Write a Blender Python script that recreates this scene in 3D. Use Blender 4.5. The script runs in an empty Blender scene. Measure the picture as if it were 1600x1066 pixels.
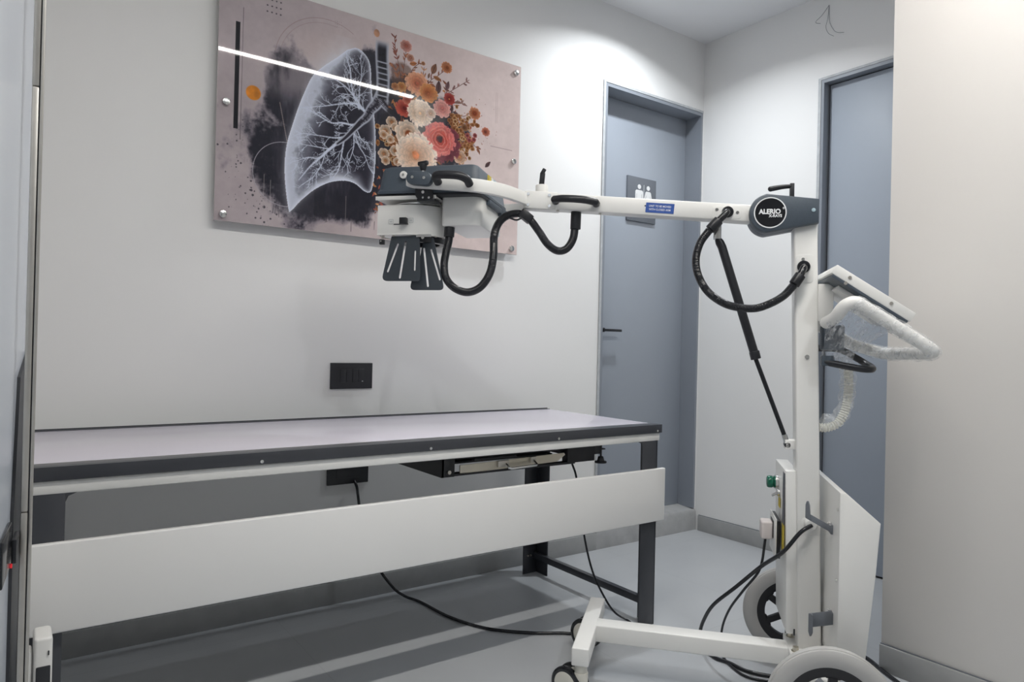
import bpy, bmesh, math, random
import numpy as np
from mathutils import Vector, Matrix

random.seed(7)
rng = np.random.default_rng(11)
SC = bpy.context.scene
COL = SC.collection
PI = math.pi

# ------------------------------------------------------------------ materials
def srgb(c):
    return tuple(((x / 255.0) / 12.92 if x <= 10 else (((x / 255.0) + 0.055) / 1.055) ** 2.4) for x in c)

def mat(name, col, rough=0.5, metal=0.0, var=0.03, vscale=6.0, bump=0.0, bscale=60.0, spec=0.5, coat=0.0, emit=None, estr=0.0):
    m = bpy.data.materials.new(name); m.use_nodes = True
    nt = m.node_tree; b = nt.nodes['Principled BSDF']
    tc = nt.nodes.new('ShaderNodeTexCoord')
    n = nt.nodes.new('ShaderNodeTexNoise'); n.inputs['Scale'].default_value = vscale; n.inputs['Detail'].default_value = 4
    nt.links.new(tc.outputs['Object'], n.inputs['Vector'])
    r = nt.nodes.new('ShaderNodeMix'); r.data_type = 'RGBA'
    a = [max(0, c * (1 - var)) for c in col]; d = [min(1, c * (1 + var)) for c in col]
    r.inputs[6].default_value = (*a, 1); r.inputs[7].default_value = (*d, 1)
    nt.links.new(n.outputs['Fac'], r.inputs[0]); nt.links.new(r.outputs[2], b.inputs['Base Color'])
    b.inputs['Roughness'].default_value = rough; b.inputs['Metallic'].default_value = metal
    b.inputs['Specular IOR Level'].default_value = spec
    if coat: b.inputs['Coat Weight'].default_value = coat; b.inputs['Coat Roughness'].default_value = 0.05
    if bump:
        n2 = nt.nodes.new('ShaderNodeTexNoise'); n2.inputs['Scale'].default_value = bscale; n2.inputs['Detail'].default_value = 3
        nt.links.new(tc.outputs['Object'], n2.inputs['Vector'])
        bp = nt.nodes.new('ShaderNodeBump'); bp.inputs['Strength'].default_value = bump; bp.inputs['Distance'].default_value = 0.002
        nt.links.new(n2.outputs['Fac'], bp.inputs['Height']); nt.links.new(bp.outputs['Normal'], b.inputs['Normal'])
    if emit:
        b.inputs['Emission Color'].default_value = (*emit, 1); b.inputs['Emission Strength'].default_value = estr
    return m

M_WALL = mat('wall_paint', (0.835, 0.835, 0.83), 0.55, var=0.01, vscale=1.5, bump=0.05, bscale=220, spec=0.3)
M_WALLB = mat('wall_paint_warm_lit', (0.73, 0.71, 0.685), 0.6, var=0.012, vscale=1.5, bump=0.05, bscale=220, spec=0.3)  # wall paint with the pier's warm light put into its colour
M_CEIL = mat('ceiling_paint', (0.86, 0.87, 0.89), 0.7, var=0.01)
M_SKIRT = mat('grey_stone_skirting', (0.36, 0.365, 0.365), 0.4, var=0.14, vscale=18, bump=0.1, bscale=90)
M_SILL = mat('rough_cement', (0.40, 0.405, 0.41), 0.8, var=0.25, vscale=14, bump=0.7, bscale=60)
M_FRAME = mat('grey_door_frame', (0.25, 0.275, 0.315), 0.4, var=0.05)
M_FRAME_EDGE = mat('worn_frame_edge', (0.47, 0.49, 0.51), 0.55, var=0.22, vscale=40, bump=0.3)
M_DOOR = mat('blue_grey_laminate', (0.335, 0.37, 0.425), 0.38, var=0.03, vscale=3, bump=0.03, bscale=150)
M_DARKGAP = mat('dark_gap', (0.02, 0.022, 0.027), 0.7)
M_WHITE = mat('white_powder_coat', (0.83, 0.825, 0.80), 0.33, var=0.012, bump=0.04, bscale=250)
M_BOARD = mat('white_board_lacquer', (0.86, 0.855, 0.84), 0.35, var=0.012)
M_GREY = mat('blue_grey_hammertone', (0.062, 0.080, 0.102), 0.42, var=0.12, vscale=260, bump=0.25, bscale=420)
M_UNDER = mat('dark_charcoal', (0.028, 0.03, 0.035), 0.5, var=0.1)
M_BLACK = mat('black_plastic', (0.016, 0.017, 0.021), 0.38, var=0.15, vscale=30)
M_BLACKG = mat('black_gloss', (0.012, 0.013, 0.016), 0.16, var=0.1)
M_RUBBER = mat('black_hose', (0.014, 0.015, 0.019), 0.26, var=0.1)
M_TABLEMETAL = mat('black_steel_paint', (0.050, 0.053, 0.062), 0.3, var=0.1, vscale=20)
M_UNDERSIDE = mat('dark_underside', (0.10, 0.085, 0.07), 0.8, var=.2, vscale=25)  # dark tone for the added board, keeps bounce light low
M_TOP = mat('lavender_white_laminate', (0.69, 0.66, 0.74), 0.22, var=0.015, vscale=4, spec=0.5)
M_CHROME = mat('bright_steel', (0.72, 0.72, 0.71), 0.18, metal=1.0, var=0.05)
M_STEEL = mat('brushed_steel', (0.60, 0.57, 0.52), 0.4, metal=1.0, var=0.12, vscale=30)
M_TRAYSTEEL = mat('tray_steel', (0.66, 0.62, 0.53), 0.3, metal=1.0, var=0.08, vscale=30)
M_BRKT = mat('grey_bracket_paint', (0.17, 0.185, 0.21), 0.4, var=0.06)
M_BLADE = mat('slate_blade_paint', (.050, .060, .073), .4, var=.06)
M_TYRE = mat('grey_rubber_tyre', (0.46, 0.455, 0.445), 0.5, var=0.06, vscale=15)
M_RIM = mat('black_rim', (0.015, 0.015, 0.018), 0.45, var=0.1)
M_CREAM = mat('cream_nylon', (0.70, 0.68, 0.61), 0.4, var=0.03)
M_PLUG = mat('pale_pink_plug', (0.72, 0.66, 0.64), 0.4, var=0.02)
M_GREEN = mat('green_lamp', (0.004, 0.13, 0.075), 0.15, var=0.05)
M_YELLOW = mat('yellow_sticker', (0.62, 0.48, 0.05), 0.5, var=0.35, vscale=90)
M_DARKLABEL = mat('dark_printed_label', (0.10, 0.10, 0.12), 0.4, var=0.6, vscale=130)
M_BLUE = mat('blue_label', (0.035, 0.095, 0.36), 0.4, var=0.04)
M_PRINTW = mat('white_print', (0.82, 0.83, 0.84), 0.5, var=0.01)
M_SYM = mat('grey_print', (0.42, 0.45, 0.48), 0.5, var=0.02)
M_SIGN = mat('slate_sign', (0.14, 0.155, 0.18), 0.45, var=0.04)
M_RED = mat('red_indicator', (0.8, 0.02, 0.03), 0.3, emit=(1, 0.03, 0.04), estr=.3)
M_COIL = mat('ivory_coil', (0.78, 0.77, 0.70), 0.45, var=0.02)
M_DIODE = mat('pale_blue_button', (0.38, 0.50, 0.56), 0.3, var=0.02)
M_LED = mat('led_diffuser', (0.9, 0.9, 0.9), 0.5, emit=(1.0, 0.96, 0.90), estr=90.0)
M_LAMP = mat('downlight_diffuser', (0.9, 0.9, 0.9), 0.5, emit=(0.95, 0.98, 1.0), estr=5.0)
M_ALU = mat('satin_aluminium', (0.7, 0.7, 0.7), 0.35, metal=0.9, var=0.03)
M_PANEL = mat('pale_blue_panel_laminate', (0.66, 0.71, 0.78), 0.22, var=0.02, vscale=2)
M_ACRYL = mat('acrylic_edge', (0.55, 0.50, 0.50), 0.12, var=0.03)

def floor_mat():
    m = bpy.data.materials.new('grey_floor_tiles'); m.use_nodes = True
    nt = m.node_tree; b = nt.nodes['Principled BSDF']
    tc = nt.nodes.new('ShaderNodeTexCoord')
    br = nt.nodes.new('ShaderNodeTexBrick'); br.offset = 0.0
    br.inputs['Scale'].default_value = 1.0; br.inputs['Brick Width'].default_value = 0.8; br.inputs['Row Height'].default_value = 0.8
    br.inputs['Mortar Size'].default_value = 0.0016; br.inputs['Mortar Smooth'].default_value = 0.3
    br.inputs['Color1'].default_value = (0.480, 0.499, 0.522, 1); br.inputs['Color2'].default_value = (0.489, 0.508, 0.530, 1)
    br.inputs['Mortar'].default_value = (0.437, 0.456, 0.475, 1)
    nt.links.new(tc.outputs['Object'], br.inputs['Vector'])
    n = nt.nodes.new('ShaderNodeTexNoise'); n.inputs['Scale'].default_value = 3; n.inputs['Detail'].default_value = 6
    nt.links.new(tc.outputs['Object'], n.inputs['Vector'])
    mx = nt.nodes.new('ShaderNodeMix'); mx.data_type = 'RGBA'; mx.blend_type = 'OVERLAY'; mx.inputs[0].default_value = 0.08
    nt.links.new(br.outputs['Color'], mx.inputs[6]); nt.links.new(n.outputs['Fac'], mx.inputs[7])
    nt.links.new(mx.outputs[2], b.inputs['Base Color'])
    b.inputs['Roughness'].default_value = 0.34; b.inputs['Specular IOR Level'].default_value = 0.45
    return m
M_FLOOR = floor_mat()

def door2_mat():
    m = mat('smudged_blue_grey_door', (0.33, 0.37, 0.43), 0.27, var=0.03, vscale=3)
    nt = m.node_tree; b = nt.nodes['Principled BSDF']
    tc = nt.nodes.new('ShaderNodeTexCoord'); n = nt.nodes.new('ShaderNodeTexNoise')
    n.inputs['Scale'].default_value = 9; n.inputs['Detail'].default_value = 5
    nt.links.new(tc.outputs['Object'], n.inputs['Vector'])
    mr = nt.nodes.new('ShaderNodeMapRange'); mr.inputs[1].default_value = 0.45; mr.inputs[2].default_value = 0.75
    mr.inputs[3].default_value = 0.46; mr.inputs[4].default_value = 0.54
    nt.links.new(n.outputs['Fac'], mr.inputs[0]); nt.links.new(mr.outputs[0], b.inputs['Roughness'])
    return m
M_DOOR2 = door2_mat()

def film_mat():
    m = bpy.data.materials.new('clear_plastic_film'); m.use_nodes = True
    nt = m.node_tree; b = nt.nodes['Principled BSDF']
    b.inputs['Base Color'].default_value = (0.86, 0.88, 0.90, 1); b.inputs['Roughness'].default_value = 0.12
    tc = nt.nodes.new('ShaderNodeTexCoord'); n = nt.nodes.new('ShaderNodeTexNoise')
    n.inputs['Scale'].default_value = 26; n.inputs['Detail'].default_value = 3; n.inputs['Distortion'].default_value = 2.4
    nt.links.new(tc.outputs['Object'], n.inputs['Vector'])
    mr = nt.nodes.new('ShaderNodeMapRange'); mr.inputs[1].default_value = 0.42; mr.inputs[2].default_value = 0.78
    mr.inputs[3].default_value = 0.12; mr.inputs[4].default_value = 0.55
    nt.links.new(n.outputs['Fac'], mr.inputs[0]); nt.links.new(mr.outputs[0], b.inputs['Alpha'])
    bp = nt.nodes.new('ShaderNodeBump'); bp.inputs['Strength'].default_value = 0.5; bp.inputs['Distance'].default_value = 0.006
    nt.links.new(n.outputs['Fac'], bp.inputs['Height']); nt.links.new(bp.outputs['Normal'], b.inputs['Normal'])
    return m
M_FILM = film_mat()

# ------------------------------------------------------------------ mesh builder
class MB:
    def __init__(self): self.bm = bmesh.new()
    def box(self, p0, p1, bev=0.0, seg=2, M=None):
        p0 = Vector(p0); p1 = Vector(p1); c = (p0 + p1) / 2; d = p1 - p0
        T = Matrix.Translation(c) @ Matrix.Diagonal((abs(d.x), abs(d.y), abs(d.z), 1))
        r = bmesh.ops.create_cube(self.bm, size=1, matrix=(M @ T) if M is not None else T)
        if bev > 0:
            es = set()
            for v in r['verts']: es.update(v.link_edges)
            bmesh.ops.bevel(self.bm, geom=list(es), offset=bev, segments=seg, profile=0.5, affect='EDGES')
        return self
    def bar(self, a, b, w, h, bev=0.0, up=(0, 0, 1)):
        a = Vector(a); b = Vector(b); x = (b - a); L = x.length; x.normalize()
        u = Vector(up); y = u.cross(x).normalized(); z = x.cross(y)
        R = Matrix((x, y, z)).transposed().to_4x4(); R.translation = (a + b) / 2
        return self.box((-L / 2, -w / 2, -h / 2), (L / 2, w / 2, h / 2), bev, M=R)
    def cyl(self, a, b, r, r2=None, seg=24, bev=0.0):
        a = Vector(a); b = Vector(b); x = b - a; L = x.length
        q = Vector((0, 0, 1)).rotation_difference(x.normalized()).to_matrix().to_4x4(); q.translation = (a + b) / 2
        res = bmesh.ops.create_cone(self.bm, cap_ends=True, segments=seg, radius1=r, radius2=r if r2 is None else r2, depth=L, matrix=q)
        if bev > 0:
            es = set()
            for v in res['verts']:
                for e in v.link_edges:
                    if len(e.link_faces) == 2 and any(len(f.verts) > 4 for f in e.link_faces): es.add(e)
            bmesh.ops.bevel(self.bm, geom=list(es), offset=bev, segments=2, profile=0.5, affect='EDGES')
        return self
    def sphere(self, c, r, sc=(1, 1, 1)):
        bmesh.ops.create_uvsphere(self.bm, u_segments=16, v_segments=10, radius=r, matrix=Matrix.Translation(Vector(c)) @ Matrix.Diagonal((*sc, 1)))
        return self
    def tube(self, pts, r, seg=12, res=10, closed=False, smooth=True, rfun=None, caps=True):
        P = [Vector(p) for p in pts]
        if smooth and len(P) > 2:
            Q = []; n = len(P)
            rng_ = range(n if closed else n - 1)
            for i in rng_:
                p0 = P[(i - 1) % n] if (closed or i > 0) else P[0] * 2 - P[1]
                p1 = P[i]; p2 = P[(i + 1) % n]
                p3 = P[(i + 2) % n] if (closed or i + 2 < n) else P[-1] * 2 - P[-2]
                for k in range(res):
                    t = k / res
                    Q.append(0.5 * ((2 * p1) + (p2 - p0) * t + (2 * p0 - 5 * p1 + 4 * p2 - p3) * t * t + (3 * p1 - p0 - 3 * p2 + p3) * t ** 3))
            if not closed: Q.append(P[-1])
            P = Q
        N = len(P); rings = []; nrm = None; L = 0
        for i in range(N):
            if closed: t = (P[(i + 1) % N] - P[i - 1]).normalized()
            else: t = (P[min(i + 1, N - 1)] - P[max(i - 1, 0)]).normalized()
            if nrm is None:
                nrm = t.orthogonal().normalized()
            else:
                nrm = (nrm - t * nrm.dot(t)).normalized(); L += (P[i] - P[i - 1]).length
            b = t.cross(nrm)
            rr = rfun(L, i / (N - 1)) if rfun else r
            rings.append([self.bm.verts.new(P[i] + (nrm * math.cos(2 * PI * k / seg) + b * math.sin(2 * PI * k / seg)) * rr) for k in range(seg)])
        for i in range(N if closed else N - 1):
            A = rings[i]; Bv = rings[(i + 1) % N]
            for k in range(seg):
                self.bm.faces.new((A[k], A[(k + 1) % seg], Bv[(k + 1) % seg], Bv[k]))
        if caps and not closed:
            self.bm.faces.new(list(reversed(rings[0]))); self.bm.faces.new(rings[-1])
        return self
    def lathe(self, prof, o, axis, seg=48, closed=False):
        o = Vector(o); ax = Vector(axis).normalized(); u = ax.orthogonal().normalized(); v = ax.cross(u)
        rings = [[self.bm.verts.new(o + ax * h + (u * math.cos(2 * PI * k / seg) + v * math.sin(2 * PI * k / seg)) * r) for k in range(seg)] for r, h in prof]
        n = len(rings)
        for i in range(n if closed else n - 1):
            A = rings[i]; Bv = rings[(i + 1) % n]
            for k in range(seg):
                self.bm.faces.new((A[k], A[(k + 1) % seg], Bv[(k + 1) % seg], Bv[k]))
        if not closed:
            self.bm.faces.new(list(reversed(rings[0]))); self.bm.faces.new(rings[-1])
        return self
    def prism(self, outline, depth, holes=(), M=None, bev=0.0):
        """outline in local xy, extruded from z=0 to z=depth, placed by M"""
        bm = bmesh.new()
        es = []
        for loop in [outline] + list(holes):
            vs = [bm.verts.new((p[0], p[1], 0)) for p in loop]
            for i in range(len(vs)): es.append(bm.edges.new((vs[i], vs[(i + 1) % len(vs)])))
        if holes:
            bmesh.ops.triangle_fill(bm, use_beauty=True, use_dissolve=False, edges=es)
        else:
            bm.faces.new(bm.verts)
        bnd = [e for e in bm.edges if len(e.link_faces) == 1]
        r = bmesh.ops.extrude_face_region(bm, geom=list(bm.faces), use_keep_orig=True)
        nv = [g for g in r['geom'] if isinstance(g, bmesh.types.BMVert)]
        bmesh.ops.translate(bm, verts=nv, vec=(0, 0, depth))
        bmesh.ops.recalc_face_normals(bm, faces=bm.faces)
        if bev > 0:
            ed = [e for e in bm.edges if len(e.link_faces) == 2 and e.calc_face_angle(0) > 0.9]
            ed = [e for e in ed if abs(e.verts[0].co.z - e.verts[1].co.z) < 1e-6]
            bmesh.ops.bevel(bm, geom=ed, offset=bev, segments=2, profile=0.5, affect='EDGES')
        if M is not None: bmesh.ops.transform(bm, matrix=M, verts=bm.verts)
        me = bpy.data.meshes.new('t'); bm.to_mesh(me); bm.free(); self.bm.from_mesh(me); bpy.data.meshes.remove(me)
        return self
    def build(self, name, m, parent=None, sharp=38, recalc=True):
        if recalc: bmesh.ops.recalc_face_normals(self.bm, faces=self.bm.faces)
        me = bpy.data.meshes.new(name); self.bm.to_mesh(me); self.bm.free()
        me.shade_smooth(); me.set_sharp_from_angle(angle=math.radians(sharp))
        me.materials.append(m)
        o = bpy.data.objects.new(name, me); COL.objects.link(o)
        if parent is not None: o.parent = parent
        return o

def tag(o, label=None, cat=None, group=None, kind=None):
    if label: o['label'] = label
    if cat: o['category'] = cat
    if group: o['group'] = group
    if kind: o['kind'] = kind
    return o
def empty(name, loc=(0, 0, 0), rz=0.0, label=None, cat=None, group=None, kind=None):
    o = bpy.data.objects.new(name, None); COL.objects.link(o); o.location = loc; o.rotation_euler = (0, 0, rz)
    o.empty_display_size = 0.05
    return tag(o, label, cat, group, kind)
def rot_to(xa, ya, o):
    """matrix whose local x,y axes are xa,ya (z = x cross y), origin o"""
    x = Vector(xa).normalized(); y = Vector(ya).normalized(); z = x.cross(y)
    Mx = Matrix((x, y, z)).transposed().to_4x4(); Mx.translation = Vector(o); return Mx
def rrect(x0, y0, x1, y1, r, n=5):
    o = []
    for cx, cy, a in ((x1 - r, y1 - r, 0), (x0 + r, y1 - r, 90), (x0 + r, y0 + r, 180), (x1 - r, y0 + r, 270)):
        for k in range(n + 1):
            t = math.radians(a + 90 * k / n); o.append((cx + r * math.cos(t), cy + r * math.sin(t)))
    return o
def roundpoly(pts, rad, n=5):
    o = []; N = len(pts)
    for i in range(N):
        p = Vector(pts[i]); a = Vector(pts[i - 1]); b = Vector(pts[(i + 1) % N])
        r = rad[i] if isinstance(rad, (list, tuple)) else rad
        if r <= 0: o.append((p.x, p.y)); continue
        u = (a - p).normalized(); v = (b - p).normalized()
        ang = u.angle(v); d = min(r / math.tan(ang / 2), (a - p).length * .48, (b - p).length * .48)
        A = p + u * d; Bq = p + v * d
        for k in range(n + 1):
            t = k / n; q = A * (1 - t) ** 2 + p * 2 * t * (1 - t) + Bq * t * t; o.append((q.x, q.y))
    return o
def slot(x0, y0, x1, y1, w, n=4):
    a = Vector((x0, y0)); b = Vector((x1, y1)); d = (b - a).normalized(); p = Vector((-d.y, d.x)); o = []
    base = math.atan2(p.y, p.x)
    for k in range(n + 1):
        t = base + PI * k / n; o.append((a.x + math.cos(t) * w, a.y + math.sin(t) * w))
    for k in range(n + 1):
        t = base + PI + PI * k / n; o.append((b.x + math.cos(t) * w, b.y + math.sin(t) * w))
    return o
def text_mesh(body, size, name, m, parent, M, depth=0.0004, bold=0.0, sx=1.0, align='CENTER'):
    c = bpy.data.curves.new(name, 'FONT'); c.body = body; c.size = size; c.extrude = depth; c.offset = bold
    c.align_x = align; c.align_y = 'CENTER'; c.resolution_u = 3
    t = bpy.data.objects.new(name + '_tmp', c); COL.objects.link(t)
    dg = bpy.context.evaluated_depsgraph_get(); dg.update()
    me = bpy.data.meshes.new_from_object(t.evaluated_get(dg))
    bpy.data.objects.remove(t); bpy.data.curves.remove(c)
    me.transform(M @ Matrix.Diagonal((sx, 1, 1, 1)))
    me.materials.clear(); me.materials.append(m)
    o = bpy.data.objects.new(name, me); COL.objects.link(o); o.parent = parent
    return o

# ------------------------------------------------------------------ room
YB, XR, ZC = 2.544, 3.119, 2.70
XN, YN = 2.265, 1.10           # near wall block: face x, far end y
X0, Y0 = -2.4, -2.2
YP_ = 0.66                     # the near wall is a pier between YP_ and YN
def struct(name, mb, m): return tag(mb.build(name, m), kind='structure')

struct('floor', MB().box((X0 - .1, Y0 - .1, -.1), (XR + .25, YB + .3, 0)), M_FLOOR)
struct('ceiling', MB().box((X0 - .1, Y0 - .1, ZC), (XR + .25, YB + .3, ZC + .1)), M_CEIL)
D1L, D1R, D1T, D1S = 2.362, 3.109, 2.318, 0.118
w = MB()
w.box((X0 - .1, YB, 0), (D1L, YB + .16, ZC)).box((D1L, YB, D1T), (D1R, YB + .16, ZC)).box((D1R, YB, 0), (XR + .15, YB + .16, ZC))
struct('wall_back', w, M_WALL)
D2Y, D2T = 1.852, 2.297
w = MB()
w.box((XR, D2Y, 0), (XR + .15, YB, ZC)).box((XR, YN, D2T), (XR + .15, D2Y, ZC))
struct('wall_right', w, M_WALL)
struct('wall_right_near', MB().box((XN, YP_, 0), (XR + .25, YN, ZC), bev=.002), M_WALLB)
struct('wall_right_front', MB().box((XR, Y0, 0), (XR + .1, YP_, ZC)), M_WALL)
struct('wall_left', MB().box((X0 - .1, Y0, 0), (X0, YB, ZC)), M_WALL)
w = MB(); w.box((X0, Y0 - .1, 0), (0.0, Y0, ZC)).box((0.0, Y0 - .1, 2.2), (1.0, Y0, ZC)).box((1.0, Y0 - .1, 0), (XR + .1, Y0, ZC))
struct('wall_front', w, M_WALL)
d = struct('door_4', MB().box((0.0, Y0 - .09, 0.0), (1.0, Y0 - .05, 2.2)), M_FRAME)

# skirting
SKH = .082
def skirt(name, p0, p1):
    mb = MB().box(p0, p1, bev=.0015)
    return struct(name, mb, M_SKIRT)
skirt('baseboard_back', (X0, YB - .014, 0), (D1L + .006, YB - .0002, SKH))
skirt('baseboard_right', (XR - .012, D2Y + .004, 0), (XR - .0002, YB - .03, SKH))
skirt('baseboard_right_near', (XN - .012, YP_, 0), (XN - .0002, YN, SKH))
# shadow-gap line above skirting
struct('trim_1', MB().box((X0, YB - .005, SKH), (D1L + .004, YB - .0004, SKH + .003)), M_BRKT)
struct('trim_2', MB().box((XR - .005, D2Y + .004, SKH), (XR - .0004, YB - .03, SKH + .003)), M_BRKT)
struct('trim_3', MB().box((XN - .005, YP_, SKH), (XN - .0004, YN, SKH + .003)), M_BRKT)

# ---- door 1 (recessed, with raised cement threshold)
RD = .105
t = .026
d1 = MB()
d1.box((D1L, YB - .004, D1S), (D1L + t, YB + RD, D1T)).box((D1R - t * .55, YB - .004, D1S), (D1R, YB + RD, D1T)).box((D1L + t, YB - .004, D1T - t), (D1R - t * .55, YB + RD, D1T))
door1 = struct('door_1', d1, M_FRAME)
e = MB(); e.box((D1L - .004, YB - .0065, D1S), (D1L + .010, YB - .0042, D1T + .004)).box((D1L + .010, YB - .0065, D1T - .008), (D1R + .002, YB - .0042, D1T + .004))
e.build('door_edging', M_FRAME_EDGE, door1)
leaf = MB().box((D1L + t + .001, YB + RD - .003, D1S + .004), (D1R - t * .55 - .001, YB + RD + .035, D1T - t - .002), bev=.001).build('door_leaf', M_DOOR, door1)
h = MB().cyl((2.452, YB + RD - .003, 1.085), (2.452, YB + RD - .05, 1.085), .011).box((2.444, YB + RD - .058, 1.078), (2.572, YB + RD - .045, 1.091), bev=.002)
h.build('door_handle', M_BLACK, leaf)
h = MB().cyl((2.452, YB + RD - .003, 1.085), (2.452, YB + RD - .010, 1.085), .026)
h.build('handle_rose', M_BLACK, leaf)
# threshold: sloped rough cement
s = MB()
nx = 40
rows = []
for i in range(nx + 1):
    x = D1L + .006 + (XR - .006 - D1L - .006) * i / nx
    j = random.uniform(-.006, .005)
    rows.append([(x, YB - .013, 0), (x, YB - .013, .098 + j), (x, YB - .004, .112 + j * .5), (x, YB + RD, D1S + .004), (x, YB + RD, 0)])
vs = [[s.bm.verts.new(p) for p in r] for r in rows]
for i in range(nx):
    for k in range(5): s.bm.faces.new((vs[i][k], vs[i][(k + 1) % 5], vs[i + 1][(k + 1) % 5], vs[i + 1][k]))
s.bm.faces.new(vs[0]); s.bm.faces.new(list(reversed(vs[-1])))
struct('trim_4', s, M_SILL)

# ---- restroom sign on door 1
sg = empty('restroom_sign', (2.74, YB + RD - .003, 1.79), 0, 'dark slate sign with white man and woman figures on the corner door', 'sign')
MB().box((-.108, -.012, -.118), (.108, 0, .118), bev=.0015).build('plaque', M_SIGN, sg)
MX = rot_to((1, 0, 0), (0, 0, 1), (0, -.0122, 0))   # local z = -y (towards room)
def figure(cx, woman):
    f = MB()
    f.prism([(cx + .0125 * math.cos(2 * PI * k / 20), .068 + .0125 * math.sin(2 * PI * k / 20)) for k in range(20)], .001, M=MX)
    if not woman:
        o = [(-.022, .05), (.022, .05), (.029, .043), (.029, -.008), (.020, -.008), (.020, .03), (.0175, .03), (.0175, -.082), (.0025, -.082), (.0025, -.012), (-.0025, -.012), (-.0025, -.082), (-.0175, -.082), (-.0175, .03), (-.020, .03), (-.020, -.008), (-.029, -.008), (-.029, .043)]
    else:
        o = [(-.014, .05), (.014, .05), (.021, .044), (.032, .0), (.025, -.003), (.016, .028), (.014, .028), (.026, -.032), (.012, -.032), (.012, -.082), (.002, -.082), (.002, -.032), (-.002, -.032), (-.002, -.082), (-.012, -.082), (-.012, -.032), (-.026, -.032), (-.014, .028), (-.016, .028), (-.025, -.003), (-.032, 0), (-.021, .044)]
    f.prism([(cx + x, y) for x, y in o], .001, M=MX)
    return f
figure(-.022, False).build('man_figure', M_PRINTW, sg)
figure(.046, True).build('woman_figure', M_PRINTW, sg)
MB().prism([(.0115, -.082), (.0135, -.082), (.0135, .082), (.0115, .082)], .001, M=MX).build('divider_line', M_PRINTW, sg)

# ---- door 2 in right wall
d2 = MB()
d2.box((XR - .006, D2Y - .022, 0), (XR + .05, D2Y + .002, D2T)).box((XR - .006, YN + .002, D2T - .022), (XR + .05, D2Y - .022, D2T + .001))
door2 = struct('door_2', d2, M_FRAME)
MB().box((XR - .0085, D2Y - .008, 0), (XR - .0062, D2Y + .006, D2T + .004)).box((XR - .0085, YN + .002, D2T - .006), (XR - .0062, D2Y - .008, D2T + .005)).build('door_edging', M_FRAME_EDGE, door2)
MB().box((XR + .046, YN + .002, .003), (XR + .09, D2Y - .0225, D2T - .022)).build('door_gap', M_DARKGAP, door2)
MB().box((XR + .036, YN + .01, .010), (XR + .07, D2Y - .030, D2T - .028), bev=.001).build('door_leaf', M_DOOR2, door2)

# ---- door 3: pale panel leaf just left of the camera with black lock, and the steel post
d3 = empty('door_3', (-.052, .45, 0), 0, kind='structure')
az = math.atan2(.066, .80)
Rz = Matrix.Rotation(-az, 4, 'Z')
MB().box((-.035, 0, .02), (0, .95, 2.35), bev=.002, M=Rz).build('door_leaf', M_PANEL, d3)
MB().prism([(.745, .03), (.945, .03), (.945, .97), (.80, .935), (.785, .88), (.76, .79), (.745, .75)], .004, M=Rz @ rot_to((0, 1, 0), (0, 0, 1), (0, 0, 0))).build('dark_strip', M_UNDER, d3)  # dark strip low on the leaf, tapering at the top
lk = MB().box((0, .60, .686), (.005, .715, .744), bev=.002, M=Rz).build('lock_plate', M_BLACKG, d3)
MB().box((.0055, .70, .690), (.0115, .752, .722), bev=.0015, M=Rz).build('lock_lever', M_BLACK, lk)
MB().box((.0045, .706, .683), (.0065, .712, .688), M=Rz).build('indicator_light', M_RED, lk)

post = empty('steel_post', (.0283, 1.20, 0), 0, 'brushed stainless steel post with a dark groove, at the left edge beside the table end', 'post')
zs = [0, .748, 1.348, ZC - .001]
for i in range(3):
    MB().box((-.0070, -.006, zs[i] + .0008), (.0012, .006, zs[i + 1] - .0008), bev=.0015).build('tube_section', M_STEEL, post)
MB().box((.0010, -.004, .001), (.0026, .004, ZC - .001)).build('groove', M_DARKGAP, post)
MB().box((.0024, -.006, .001), (.0068, .006, ZC - .001), bev=.0012).build('edge_strip', M_STEEL, post)

# white device low at the left
dv = empty('floor_device', (.068, 1.60, 0), 0, 'upright white device housing with a black lower front, by the steel post', 'device')
MB().box((-.014, -.02, 0), (.016, .05, .425), bev=.006, seg=3).build('housing', M_WHITE, dv)
MB().box((-.010, -.0225, .01), (.013, -.019, .372), bev=.002).build('front_panel', M_UNDER, dv)
MB().box((.0085, -.0225, .392), (.0105, -.0195, .40)).build('port', M_BLACK, dv)
MB().box((-.026, -.01, 0), (-.016, .03, .40), bev=.004).build('side_bracket', M_WHITE, dv)

# ---- ceiling lights
ll = empty('linear_ceiling_light', (1.0, .67, ZC), 0, 'long thin white LED line light set in the ceiling, reflected in the glossy poster', 'ceiling light')
MB().box((-1.45, -.027, -.004), (1.240, -.020, 0)).box((-1.45, .020, -.004), (1.240, .027, 0)).build('housing', M_ALU, ll)
MB().box((-1.45, -.0195, -.003), (1.240, .0195, 0)).build('diffuser', M_LED, ll)
def downlight(x, y, power, cone, label, color=(.93, .97, 1)):
    dl = empty('recessed_downlight', (x, y, ZC), 0, label, 'ceiling light', 'recessed ceiling downlights')
    MB().lathe([(.052, -.001), (.060, -.001), (.060, -.005), (.052, -.007)], (0, 0, 0), (0, 0, 1), closed=True).build('trim_ring', M_ALU, dl)
    MB().cyl((0, 0, -.0005), (0, 0, -.002), .051).build('diffuser', M_LAMP, dl)
    L = bpy.data.lights.new('downlight_lamp', 'AREA'); L.energy = power; L.color = color
    L.shape = 'DISK'; L.size = .085; L.spread = math.radians(cone)
    o = bpy.data.objects.new('downlight_lamp', L); COL.objects.link(o); o.parent = dl; o.location = (0, 0, -.012)
    return dl
downlight(2.40, 2.10, 9.4, 143, 'round recessed downlight in the ceiling corner near the restroom door')

downlight(1.1, -.5, 9, 160, 'added unseen fill light in the ceiling behind the camera')  # added fill lamp, out of view, brightens the faces towards the camera

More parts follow.
